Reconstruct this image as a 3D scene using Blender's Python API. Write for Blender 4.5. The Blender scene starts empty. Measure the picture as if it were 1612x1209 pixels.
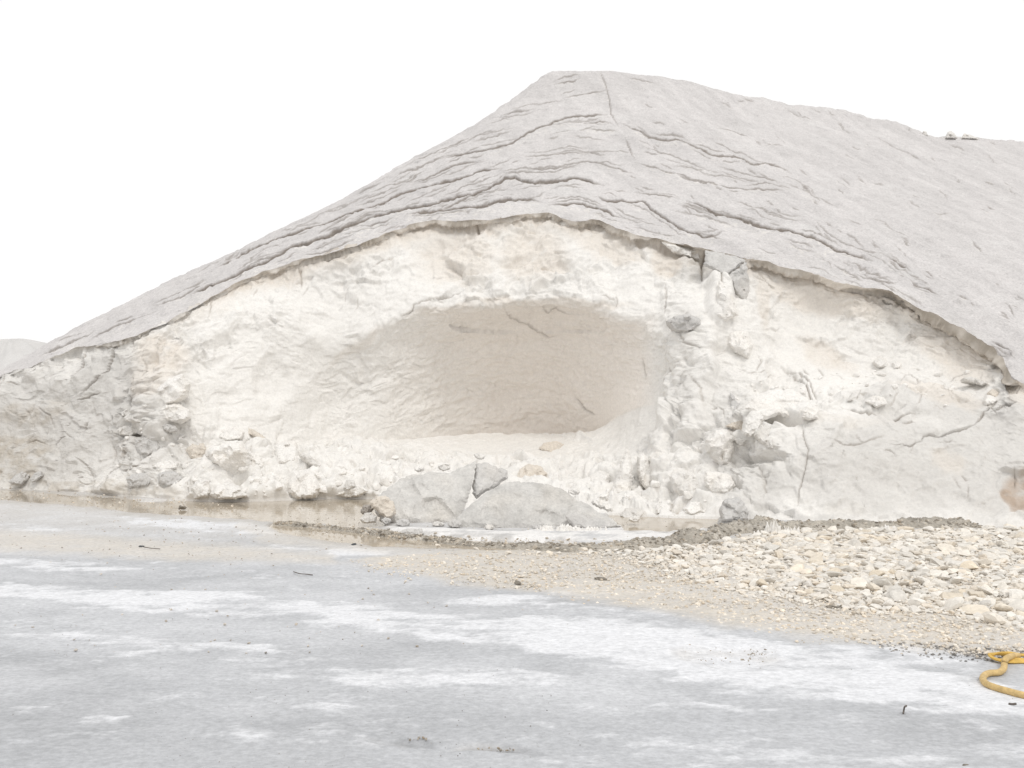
import bpy, bmesh, math, random
import numpy as np
from mathutils import Vector, noise as mnoise
from mathutils.geometry import delaunay_2d_cdt

sc = bpy.context.scene
COL = sc.collection
# ------------------------------------------------------------------ camera, light, exposure
F = 1450.0; CX = 806.0; HY = 650.0; CH = 1.7          # focal length and horizon in photo pixels, eye height in m
cam = bpy.data.cameras.new('camera'); cob = bpy.data.objects.new('camera', cam); COL.objects.link(cob)
cob.location = (0, 0, CH); cob.rotation_euler = (math.radians(90), 0, 0)
cam.sensor_width = 36; cam.lens = 36 * F / 1612; cam.shift_y = (HY - 604.5) / 1612
cam.clip_start = 0.1; cam.clip_end = 8000
sc.camera = cob
SUN_EL = math.radians(52); SUN_AZ = math.radians(158)     # compass-like: direction the light comes from, from +Y clockwise
w = bpy.data.worlds.new('World'); sc.world = w; w.use_nodes = True
nt = w.node_tree; nt.nodes.clear()
out = nt.nodes.new('ShaderNodeOutputWorld'); bg = nt.nodes.new('ShaderNodeBackground')
sky = nt.nodes.new('ShaderNodeTexSky'); sky.sky_type = 'NISHITA'; sky.sun_disc = False
sky.sun_elevation = SUN_EL; sky.sun_rotation = SUN_AZ; sky.dust_density = 4; sky.air_density = 1
mixc = nt.nodes.new('ShaderNodeMix'); mixc.data_type = 'RGBA'; mixc.inputs[0].default_value = 0.97   # closed bright cloud deck
mixc.inputs[7].default_value = (9.5, 9.42, 9.33, 1)
nt.links.new(sky.outputs[0], mixc.inputs[6]); nt.links.new(mixc.outputs[2], bg.inputs[0])
bg.inputs[1].default_value = 0.106
nt.links.new(bg.outputs[0], out.inputs[0])
sun = bpy.data.lights.new('sun', 'SUN'); sun.energy = 1.0; sun.angle = math.radians(18); sun.color = (1, .97, .92)
so = bpy.data.objects.new('sun', sun); COL.objects.link(so)
sd = Vector((math.sin(SUN_AZ) * math.cos(SUN_EL), math.cos(SUN_AZ) * math.cos(SUN_EL), math.sin(SUN_EL)))
so.rotation_euler = sd.to_track_quat('Z', 'Y').to_euler()
sc.view_settings.view_transform = 'Standard'; sc.view_settings.look = 'None'
sc.view_settings.exposure = 0.05; sc.view_settings.gamma = 1; sc.view_settings.use_curve_mapping = False
sc.cycles.max_bounces = 8; sc.cycles.diffuse_bounces = 6

# ------------------------------------------------------------------ numpy noise
def _h(ix, iy, iz, s):
    n = (ix.astype(np.int64) * 374761393 + iy.astype(np.int64) * 668265263 + iz.astype(np.int64) * 2147483647 + s * 1274126177) & 0xffffffff
    n = ((n ^ (n >> 13)) * 1274126177) & 0xffffffff
    n = ((n ^ (n >> 15)) * 2246822519) & 0xffffffff
    return (n ^ (n >> 16))
_ang = np.random.RandomState(3).normal(size=(256, 3)).astype(np.float32); _ang /= np.linalg.norm(_ang, axis=1)[:, None]
def perlin(p, s=0):
    p = np.asarray(p, np.float32); i = np.floor(p).astype(np.int64); f = p - i
    u = f * f * f * (f * (f * 6 - 15) + 10); r = 0
    for dx in (0, 1):
        wx = u[:, 0] if dx else 1 - u[:, 0]
        for dy in (0, 1):
            wy = u[:, 1] if dy else 1 - u[:, 1]
            for dz in (0, 1):
                wz = u[:, 2] if dz else 1 - u[:, 2]
                g = _ang[_h(i[:, 0] + dx, i[:, 1] + dy, i[:, 2] + dz, s) & 255]
                r = r + wx * wy * wz * (g[:, 0] * (f[:, 0] - dx) + g[:, 1] * (f[:, 1] - dy) + g[:, 2] * (f[:, 2] - dz))
    return r * 1.6
def fbm(p, oct=4, s=0, gain=.5, ridged=False):
    p = np.asarray(p, np.float32); a = 1; r = 0; t = 0
    for o in range(oct):
        n = perlin(p * (2.03 ** o) + 17.3 * o, s + o)
        if ridged: n = 1 - 2 * np.abs(n)
        r = r + a * n; t += a; a *= gain
    return r / t
def worley(p, s=0, soft=.22):
    """returns F1, F2, a faceted value (tilted plane of the nearest cell, creased not torn at the joints) and a cell id"""
    p = np.asarray(p, np.float32); i = np.floor(p).astype(np.int64)
    F1 = np.full(len(p), 9., np.float32); F2 = F1.copy(); fac = np.zeros(len(p), np.float32); fac2 = fac.copy(); rid = fac.copy()
    for dx in (-1, 0, 1):
        for dy in (-1, 0, 1):
            for dz in (-1, 0, 1):
                cx, cy, cz = i[:, 0] + dx, i[:, 1] + dy, i[:, 2] + dz
                h = _h(cx, cy, cz, s)
                q = np.stack([cx + (h & 1023) / 1023., cy + ((h >> 10) & 1023) / 1023., cz + ((h >> 20) & 1023) / 1023.], 1).astype(np.float32)
                v = p - q; d = np.sqrt((v * v).sum(1)); f = (v * _ang[(h * 7 + 13) & 255]).sum(1)
                m = d < F1; m2 = (~m) & (d < F2)
                F2 = np.where(m, F1, np.where(m2, d, F2)); fac2 = np.where(m, fac, np.where(m2, f, fac2))
                F1 = np.where(m, d, F1); fac = np.where(m, f, fac); rid = np.where(m, ((h >> 5) & 255) / 255., rid)
    t = np.clip((F2 - F1) / soft, 0, 1); k = .5 + .5 * t * t * (3 - 2 * t)
    return F1, F2, fac * k + fac2 * (1 - k), rid
def sstep(a, b, x):
    t = np.clip((x - a) / (b - a), 0, 1); return t * t * (3 - 2 * t)
def gsmooth(a, sig, axis):
    r = int(sig * 3) + 1; k = np.exp(-.5 * (np.arange(-r, r + 1) / sig) ** 2); k /= k.sum()
    pad = [(0, 0)] * a.ndim; pad[axis] = (r, r); b = np.pad(a, pad, mode='edge')
    return np.apply_along_axis(lambda v: np.convolve(v, k, 'valid'), axis, b)

# ------------------------------------------------------------------ object helpers
def tag(o, label=None, cat=None, group=None, kind=None):
    if label: o['label'] = label
    if cat: o['category'] = cat
    if group: o['group'] = group
    if kind: o['kind'] = kind
    return o
def mesh_obj(name, verts, faces, mat, parent=None, smooth=True, col=None):
    me = bpy.data.meshes.new(name)
    verts = np.asarray(verts, np.float32)
    if isinstance(faces, np.ndarray):
        nf, k = faces.shape
        me.vertices.add(len(verts)); me.vertices.foreach_set('co', verts.ravel())
        me.loops.add(nf * k); me.loops.foreach_set('vertex_index', faces.astype(np.int32).ravel())
        me.polygons.add(nf); me.polygons.foreach_set('loop_start', np.arange(0, nf * k, k, dtype=np.int32))
        me.polygons.foreach_set('loop_total', np.full(nf, k, np.int32))
        me.update(calc_edges=True)
    else:
        me.from_pydata([tuple(v) for v in verts], [], faces); me.update()
    if col is not None:
        at = me.color_attributes.new('col', 'FLOAT_COLOR', 'POINT')
        c = np.ones((len(verts), 4), np.float32); c[:, :3] = col; at.data.foreach_set('color', c.ravel())
    me.polygons.foreach_set('use_smooth', np.full(len(me.polygons), smooth))
    if mat: me.materials.append(mat)
    o = bpy.data.objects.new(name, me); COL.objects.link(o)
    if parent: o.parent = parent
    return o
def grid_faces(nr, nc):
    i = np.arange(nr - 1)[:, None] * nc + np.arange(nc - 1)[None, :]; i = i.ravel()
    return np.stack([i, i + 1, i + nc + 1, i + nc], 1)

# ------------------------------------------------------------------ materials
def material(name, base=None, attr=None, rough=.9, spec=.25, bumps=((6, .5, .02), (45, .5, .004)), cvar=.08, cscale=9, tint=None, tr=0, stretch=None, rnd=0, grain=(28, .10)):
    m = bpy.data.materials.new(name); m.use_nodes = True; n = m.node_tree.nodes; l = m.node_tree.links
    b = n['Principled BSDF']; b.inputs['Roughness'].default_value = rough; b.inputs['Specular IOR Level'].default_value = spec
    tc = n.new('ShaderNodeNewGeometry'); vec = tc.outputs['Position']
    if stretch is not None:
        mp = n.new('ShaderNodeMapping'); mp.inputs['Scale'].default_value = stretch; l.new(vec, mp.inputs[0]); svec = mp.outputs[0]
    else: svec = vec
    if attr:
        c = n.new('ShaderNodeAttribute'); c.attribute_name = attr; csock = c.outputs['Color']
    else:
        c = n.new('ShaderNodeRGB'); c.outputs[0].default_value = (*base, 1); csock = c.outputs[0]
    nz = n.new('ShaderNodeTexNoise'); nz.inputs['Scale'].default_value = cscale; nz.inputs['Detail'].default_value = 8; nz.inputs['Roughness'].default_value = .7
    l.new(svec, nz.inputs['Vector'])
    mr = n.new('ShaderNodeMapRange'); mr.inputs['From Min'].default_value = .25; mr.inputs['From Max'].default_value = .75
    mr.inputs['To Min'].default_value = 1 - cvar; mr.inputs['To Max'].default_value = 1 + cvar; l.new(nz.outputs['Fac'], mr.inputs['Value'])
    mm = n.new('ShaderNodeVectorMath'); mm.operation = 'SCALE'; l.new(csock, mm.inputs[0]); l.new(mr.outputs[0], mm.inputs['Scale'])
    sock = mm.outputs[0]
    if grain:
        g1 = n.new('ShaderNodeTexNoise'); g1.inputs['Scale'].default_value = grain[0]; g1.inputs['Detail'].default_value = 5; g1.inputs['Roughness'].default_value = .8
        l.new(svec, g1.inputs['Vector']); g2 = n.new('ShaderNodeMapRange'); g2.inputs['From Min'].default_value = .32; g2.inputs['From Max'].default_value = .62
        g2.inputs['To Min'].default_value = 1 - grain[1] * 1.6; g2.inputs['To Max'].default_value = 1 + grain[1] * .7; l.new(g1.outputs['Fac'], g2.inputs['Value'])
        g3 = n.new('ShaderNodeVectorMath'); g3.operation = 'SCALE'; l.new(sock, g3.inputs[0]); l.new(g2.outputs[0], g3.inputs['Scale']); sock = g3.outputs[0]
    if rnd:
        oi = n.new('ShaderNodeObjectInfo'); r2 = n.new('ShaderNodeMapRange'); r2.inputs['To Min'].default_value = 1 - rnd; r2.inputs['To Max'].default_value = 1 + rnd * .6
        l.new(oi.outputs['Random'], r2.inputs['Value']); m2 = n.new('ShaderNodeVectorMath'); m2.operation = 'SCALE'
        l.new(sock, m2.inputs[0]); l.new(r2.outputs[0], m2.inputs['Scale'])
        # second random: warmth
        ml = n.new('ShaderNodeMath'); ml.operation = 'MULTIPLY'; ml.inputs[1].default_value = 7.31; l.new(oi.outputs['Random'], ml.inputs[0])
        fr = n.new('ShaderNodeMath'); fr.operation = 'FRACT'; l.new(ml.outputs[0], fr.inputs[0])
        pw = n.new('ShaderNodeMath'); pw.operation = 'POWER'; pw.inputs[1].default_value = 3; l.new(fr.outputs[0], pw.inputs[0])
        mx = n.new('ShaderNodeMix'); mx.data_type = 'RGBA'; mx.blend_type = 'MULTIPLY'; mx.inputs[7].default_value = (1, .92, .80, 1)
        l.new(pw.outputs[0], mx.inputs[0]); l.new(m2.outputs[0], mx.inputs[6]); sock = mx.outputs[2]
    l.new(sock, b.inputs['Base Color'])
    prev = None
    for sc_, st, dist in bumps:
        t = n.new('ShaderNodeTexNoise'); t.inputs['Scale'].default_value = sc_; t.inputs['Detail'].default_value = 6; t.inputs['Roughness'].default_value = .65
        l.new(svec, t.inputs['Vector']); bp = n.new('ShaderNodeBump'); bp.inputs['Strength'].default_value = st; bp.inputs['Distance'].default_value = dist
        l.new(t.outputs['Fac'], bp.inputs['Height'])
        if prev: l.new(prev, bp.inputs['Normal'])
        prev = bp.outputs[0]
    if prev: l.new(prev, b.inputs['Normal'])
    return m
M_CRUST = material('weathered_salt_crust', attr='col', cvar=.07, cscale=5, bumps=((3.5, .5, .05), (12, .7, .028), (34, .7, .011)), grain=(20, .13))
M_FACE = material('fresh_salt_face', attr='col', cvar=.03, cscale=6, bumps=((4, .4, .04), (12, .6, .025), (30, .7, .011)), grain=(20, .06))
M_BLOCK = material('salt_block', attr='col', cvar=.08, cscale=7, bumps=((6, .7, .04), (14, .8, .025), (40, .8, .009)), grain=(24, .10))
M_GROUND = material('salt_crusted_ground', attr='col', cvar=.10, cscale=13, stretch=(.85, 1.15, 1), bumps=((9, .5, .012), (60, .6, .004)), rough=.8, grain=(26, .10))
M_COBBLE = material('limestone_cobble', base=(.755, .725, .675), cvar=.12, cscale=11, bumps=((18, .5, .006), (70, .4, .002)), rnd=.16)
M_PEBBLE = material('gravel', base=(.66, .60, .525), cvar=.12, cscale=30, bumps=(), rnd=.32)
M_MUD = material('wet_mud', attr='col', cvar=.25, cscale=14, bumps=((14, .9, .05), (50, .8, .012)), rough=.8, grain=(22, .22))

# ------------------------------------------------------------------ the heap: ridge and slope
Hh = CH + 538 / F * 34.5
SC = 34.5 / 32
ridge = np.array([((x - CX) / F * d * SC, d * SC) for x, d in [(868, 32), (960, 32), (1100, 33.3), (1612, 40)]])
ridge = np.vstack([ridge, ridge[-1] + (ridge[-1] - ridge[-2]) * 2.5])
def rdist(X, Y):
    b = np.full(np.shape(X), 1e9)
    for a, c in zip(ridge[:-1], ridge[1:]):
        v = c - a; t = np.clip(((X - a[0]) * v[0] + (Y - a[1]) * v[1]) / (v @ v), 0, 1)
        b = np.minimum(b, np.hypot(X - a[0] - t * v[0], Y - a[1] - t * v[1]))
    return b
_dr = np.array([0, .5, 1.5, 3.1, 4.9, 6.3, 8.1, 10.4, 12.2, 14.9, 16.5, 18, 22, 60]) * SC
_dv = np.array([0, .05, .22, .38, .46, .53, .55, .42, .28, .17, .2, .28, .3, .3]) * SC
_rx = [700, 868, 900, 1000, 1040, 1100, 1170, 1205, 1240, 1290, 1330, 1365, 1400, 1450, 1472, 1500, 1540, 1560, 1612, 1700, 1800, 1900]
_rz = [0, 0, .0, .04, .12, .05, -.20, -.14, -.22, -.12, -.08, -.22, -.14, -.40, -.52, -.42, -.22, -.30, -.12, -.1, -.2, 0]
def slopeZ(X, Y):
    r = rdist(X, Y); z = Hh - .633 * r - np.interp(r, _dr, _dv)
    px = CX + F * X / Y
    z = z + np.interp(px, _rx, _rz) * np.exp(-(r / 4.0) ** 2)
    return z

NC = 1120
xs = np.linspace(-170, 1790, NC)
xs = xs + 0.0
# lip (edge between grey crust and the dug face), photo pixels
lip_pts = [(-250, 700), (-100, 640), (0, 592), (60, 572), (130, 546), (180, 540), (215, 528), (260, 510), (300, 488), (330, 470), (380, 441), (420, 425), (470, 412), (540, 395), (580, 380), (620, 362), (655, 352), (680, 346), (720, 348), (750, 346), (800, 341), (830, 335), (865, 335), (885, 345), (915, 350), (945, 345), (970, 361), (1000, 369), (1030, 374), (1060, 381), (1100, 392), (1140, 400), (1165, 409), (1185, 408), (1250, 425), (1280, 431), (1320, 446), (1350, 454), (1385, 456), (1430, 477), (1470, 497), (1500, 513), (1530, 530), (1560, 548), (1580, 567), (1590, 598), (1620, 612), (1700, 622), (1900, 640)]
lipY = np.interp(xs, *zip(*lip_pts))
lipY += 3.0 * fbm(np.stack([xs / 34, xs * 0, xs * 0], 1), 4, 5) * sstep(-50, 60, xs) * 1.3
tanx = (xs - CX) / F
Dm = np.linspace(9, 70, 3500)
Zm = slopeZ(tanx[:, None] * Dm, np.broadcast_to(Dm, (NC, len(Dm))))
Ym = HY - F * (Zm - CH) / Dm
isil = Ym.argmin(1); ysil = Ym[np.arange(NC), isil]; Dsil = Dm[isil]
lipY = np.maximum(lipY, ysil + 10)
lipD = np.zeros(NC)
for c in range(NC):
    k = np.where(Ym[c, :isil[c] + 1] <= lipY[c])[0]; lipD[c] = Dm[k[0]]
lipD = gsmooth(lipD, 4, 0)

# face control points: (y, D) from toe up; None -> fraction towards the lip
def gD(y): return CH * F / (y - HY)
face = {
 -250: [748, (735, 24.4), (720, 24.5), (712, 24.6), (708, 24.7), (705, 24.8), (702, 24.9), (3, .05)],
 0: [768, (745, 21.1), (715, 21.35), (690, 21.6), (665, 21.8), (640, 21.9), (615, 22.05), (4, .08)],
 130: [775, (755, 19.95), (730, 20.15), (700, 20.35), (670, 20.5), (630, 20.7), (590, 20.85), (5, .08)],
 230: [783, (765, 18.8), (740, 19.1), (700, 19.4), (650, 19.6), (610, 19.85), (570, 20.05), (6, .1)],
 320: [787, (765, 18.3), (735, 18.9), (690, 19.5), (630, 20.0), (580, 20.3), (530, 20.5), (7, .1)],
 400: [787, (760, 18.5), (725, 19.3), (690, 20.2), (620, 20.6), (560, 20.9), (500, 21.1), (8, .16)],
 460: [785, (755, 18.9), (725, 19.8), (703, 20.9), (640, 21.15), (570, 21.25), (500, 21.2), (8, .18)],
 490: [784, (755, 18.9), (722, 20.1), (700, 21.4), (640, 21.6), (580, 21.5), (530, 21.35), (8, .18)],
 520: [783, (755, 18.9), (720, 20.3), (697, 21.7), (640, 21.9), (590, 21.8), (555, 21.5), (8, .2)],
 600: [783, (755, 18.9), (715, 20.8), (692, 22.1), (630, 22.1), (560, 21.8), (510, 21.45), (9, .2)],
 640: [790, (755, 19.0), (715, 21.2), (694, 22.7), (620, 22.5), (540, 22.0), (492, 21.4), (10, .2)],
 720: [800, (765, 18.6), (715, 21.5), (685, 23.7), (610, 23.3), (530, 22.5), (480, 21.35), (9, .2)],
 800: [805, (765, 18.4), (715, 21.5), (679, 24.0), (610, 23.7), (530, 22.9), (473, 21.3), (9, .2)],
 870: [805, (765, 18.2), (715, 21.2), (680, 23.8), (610, 23.4), (530, 22.7), (469, 21.1), (9, .2)],
 930: [808, (765, 18.0), (715, 20.8), (683, 22.8), (610, 22.3), (530, 21.8), (477, 20.6), (9, .2)],
 980: [808, (760, 17.8), (705, 19.8), (653, 20.9), (600, 21.1), (545, 20.9), (497, 20.25), (11, .2)],
 1020: [810, (765, 17.2), (705, 18.8), (637, 19.9), (600, 20.1), (550, 20.15), (505, 19.95), (11, .18)],
 1050: [812, (765, 16.8), (705, 18.0), (640, 19.3), (600, 19.6), (540, 19.7), (480, 19.75), (12, .2)],
 1100: [813, (765, 16.6), (705, 17.5), (640, 18.2), (590, 18.6), (540, 18.9), (480, 19.3), (20, .25)],
 1170: [815, (765, 16.0), (705, 16.8), (650, 17.5), (600, 18.2), (550, 18.9), (490, 19.3), (14, .25)],
 1230: [818, (750, 15.2), (690, 15.6), (655, 16.2), (610, 18.0), (560, 19.3), (500, 19.7), (10, .3)],
 1300: [822, (740, 15.0), (680, 15.5), (645, 16.2), (600, 17.8), (560, 19.1), (500, 19.5), (10, .35)],
 1380: [823, (740, 14.9), (680, 15.5), (645, 16.2), (610, 17.4), (575, 18.8), (515, 19.2), (11, .4)],
 1450: [825, (745, 14.9), (690, 15.5), (650, 16.1), (625, 16.9), (590, 18.2), (550, 18.7), (12, .45)],
 1520: [827, (750, 14.8), (700, 15.3), (655, 15.9), (630, 16.5), (605, 17.4), (575, 17.9), (12, .4)],
 1570: [829, (755, 14.6), (710, 15.1), (670, 15.6), (640, 15.95), (620, 16.5), (600, 16.8), (12, .25)],
 1595: [830, (760, 14.5), (720, 14.8), (690, 15.1), (665, 15.3), (650, 15.5), (630, 15.75), (6, .0)],
 1650: [832, (775, 14.1), (735, 14.5), (705, 14.8), (680, 15.1), (660, 15.4), (640, 15.7), (4, -.03)],
 1900: [845, (790, 12.9), (750, 13.2), (725, 13.6), (705, 13.9), (680, 14.2), (660, 14.4), (4, -.03)]}
fx = sorted(face); K = 8
cy = np.zeros((9, NC)); cd = np.zeros((9, NC))
for k in range(K):
    yy = []; dd = []
    for x in fx:
        e = face[x][k]
        if k == 0: yy.append(e); dd.append(gD(e))
        else: yy.append(e[0]); dd.append(e[1])
    cy[k] = gsmooth(np.interp(xs, fx, yy), 7, 0); cd[k] = gsmooth(np.interp(xs, fx, dd), 7, 0)
cy[7] = lipY + cy[7]; cd[7] = lipD + cd[7]; cy[8] = lipY + .8; cd[8] = lipD + .01
for k in range(6, 0, -1): cy[k] = np.maximum(cy[k], cy[k + 1] + 2.5)
lipS = gsmooth(lipY, 16, 0)
# rows
segn = [34, 74, 74, 66, 74, 56, 92, 10]
ts = np.concatenate([k + np.arange(n) / n for k, n in enumerate(segn)] + [[8.0]])
NRF = len(ts)
fy = np.zeros((NRF, NC)); fd = np.zeros((NRF, NC))
for c in range(NC):
    # monotone-ish cubic through linear + smoothing
    cm = float(sstep(610, 660, xs[c]) * (1 - sstep(930, 975, xs[c])))      # the loose floor ends in a crest in front of the wall's foot
    tn = [0, 1, 2, 3, 3.12, 3.3, 4, 5, 6, 7, 8]; a_, d_ = cy[:, c], cd[:, c]
    yn = [*a_[:4], a_[3] + 16 * cm - 5 * (1 - cm), a_[3] + (a_[4] - a_[3]) * .3 * (1 - .6 * cm), *a_[4:]]; dn = [*d_[:3], d_[3] - .9 * cm, d_[3] + .0, d_[3] + (d_[4] - d_[3]) * .3, *d_[4:]]
    fy[:, c] = np.interp(ts, tn, yn); fd[:, c] = np.interp(ts, tn, dn)
sy = gsmooth(fy, 9, 0); sdp = gsmooth(fd, 9, 0)
wgt = (sstep(0, .25, ts) * (1 - sstep(6.75, 7.0, ts)))[:, None] * np.ones((1, NC))
crease = np.exp(-((ts - 3.06) / .22) ** 2)[:, None] * (sstep(470, 600, xs) * (1 - sstep(985, 1030, xs)))[None, :]
wgt = wgt * (1 - crease)
fy = fy * (1 - wgt) + sy * wgt; fd = fd * (1 - wgt) + sdp * wgt
# buried skirt
fy = np.vstack([np.zeros((1, NC)), fy]); fd = np.vstack([fd[:1] - .05, fd]);
def to_world(x, y, D):
    return np.stack([(x - CX) / F * D, D + 0 * x, CH + (HY - y) / F * D], -1)
XX = np.broadcast_to(xs, fd.shape)
Pf = to_world(XX, fy, fd); Pf[0, :, 2] = -.35
fy[0] = fy[1] + 6
NRF += 1
# crust rows
NRC = 400; NRB = 26
cyy = np.zeros((NRC + NRB, NC)); cdd = np.zeros((NRC + NRB, NC)); cz = np.zeros((NRC + NRB, NC))
for c in range(NC):
    m = slice(0, isil[c] + 1); yv = Ym[c, m][::-1]; dv = Dm[m][::-1]
    yy = np.linspace(lipS[c], ysil[c] + .01, NRC); yy = yy + (lipY[c] - lipS[c]) * np.exp(-np.arange(NRC) / 34.); yy = np.maximum.accumulate(yy[::-1])[::-1]; yy[-1] = ysil[c] + .01
    D = np.interp(yy, yv, dv); D[0] = lipD[c]
    back = Dsil[c] + np.linspace(0, 1, NRB + 1)[1:] ** 1.5 * 30
    cdd[:, c] = np.concatenate([D, back])
cdd[:NRC] = gsmooth(cdd[:NRC], 1.5, 1)
cz = slopeZ(tanx[None, :] * cdd, cdd)
cz = np.maximum(cz, -.5)
Pc = np.stack([tanx[None, :] * cdd, cdd, cz], -1)
cyy = HY - F * (cz - CH) / cdd
def normals(P):
    du = np.gradient(P, axis=1); dv = np.gradient(P, axis=0); n = np.cross(du, dv)
    n /= np.linalg.norm(n, axis=-1, keepdims=True) + 1e-9
    return n
Nf = gsmooth(gsmooth(normals(Pf), 3, 0), 3, 1); Nf /= np.linalg.norm(Nf, axis=-1, keepdims=True) + 1e-9
Nc = normals(Pc)
# make the normals face the camera side (towards -Y or up)
for N in (Nf, Nc):
    s = np.sign((N * np.array([0, -1, .6])).sum(-1)); s[s == 0] = 1; N *= s[..., None]

def blob(x, y, items, warp=None):
    r = np.zeros_like(x)
    for bx, by, rx, ry, rot, v in items:
        a = math.radians(rot); u = ((x - bx) * math.cos(a) + (y - by) * math.sin(a)) / rx; t = (-(x - bx) * math.sin(a) + (y - by) * math.cos(a)) / ry
        r = np.maximum(r, v * (1 - sstep(.55, 1.15, np.sqrt(u * u + t * t))))
    return r
def groove(x, y, cracks, seed=0, jit=1.6, wk=.16, dk=.011):
    """depth 0..1 inside traced cracks, and step sign field"""
    g = np.zeros_like(x); st = np.zeros_like(x); dep = np.zeros_like(x)
    jx = jit * fbm(np.stack([x.ravel() / 13, y.ravel() / 13, np.zeros(x.size)], 1), 3, 31 + seed).reshape(x.shape) * 2
    yj = y + jx; wn = 1 + .6 * perlin(np.stack([x.ravel() / 17, y.ravel() / 40, np.full(x.size, 3.3)], 1), 41 + seed).reshape(x.shape)
    for w_, pts in cracks:
        P = np.array(pts, float); x0, x1 = P[:, 0].min() - 8, P[:, 0].max() + 8; y0, y1 = P[:, 1].min() - 30, P[:, 1].max() + 30
        cols = np.where((x[x.shape[0] // 2] > x0) & (x[x.shape[0] // 2] < x1))[0]
        if len(cols) == 0: continue
        cs = slice(cols[0], cols[-1] + 1); xx = x[:, cs]; yy = yj[:, cs]
        m = (yy > y0) & (yy < y1)
        if not m.any(): continue
        px = xx[m]; py = yy[m]; best = np.full(len(px), 99.); tt = np.zeros(len(px)); sg = np.zeros(len(px))
        L = np.concatenate([[0], np.cumsum(np.hypot(*np.diff(P, axis=0).T))])
        for i in range(len(P) - 1):
            a, b = P[i], P[i + 1]; v = b - a; t = np.clip(((px - a[0]) * v[0] + (py - a[1]) * v[1]) / (v @ v), 0, 1)
            dx = px - a[0] - t * v[0]; dy = py - a[1] - t * v[1]; d = np.hypot(dx, dy); k = d < best
            best = np.where(k, d, best); tt = np.where(k, L[i] + t * (L[i + 1] - L[i]), tt); sg = np.where(k, -np.sign(dy), sg)
        end = np.minimum(sstep(0, min(25, L[-1] * .3), tt), sstep(0, min(25, L[-1] * .3), L[-1] - tt))
        ww = (.15 + w_ * wk) * np.clip(wn[:, cs][m], .2, 2) * (.3 + .7 * end)
        gv = (1 - sstep(ww, ww + .9, best)) * (.35 + .65 * end) * min(1, .45 + w_ * .18)
        gg = g[:, cs]; gg[m] = np.maximum(gg[m], gv); g[:, cs] = gg; dd = dep[:, cs]; dd[m] = np.maximum(dd[m], gv * (.015 + dk * w_)); dep[:, cs] = dd
        sv = end * w_ * np.where(sg > 0, np.exp(-best / (5 + 3 * w_)), -.4 * np.exp(-best / 10)); ss = st[:, cs]; ss[m] += sv; st[:, cs] = ss
    return g, st, dep

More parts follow.
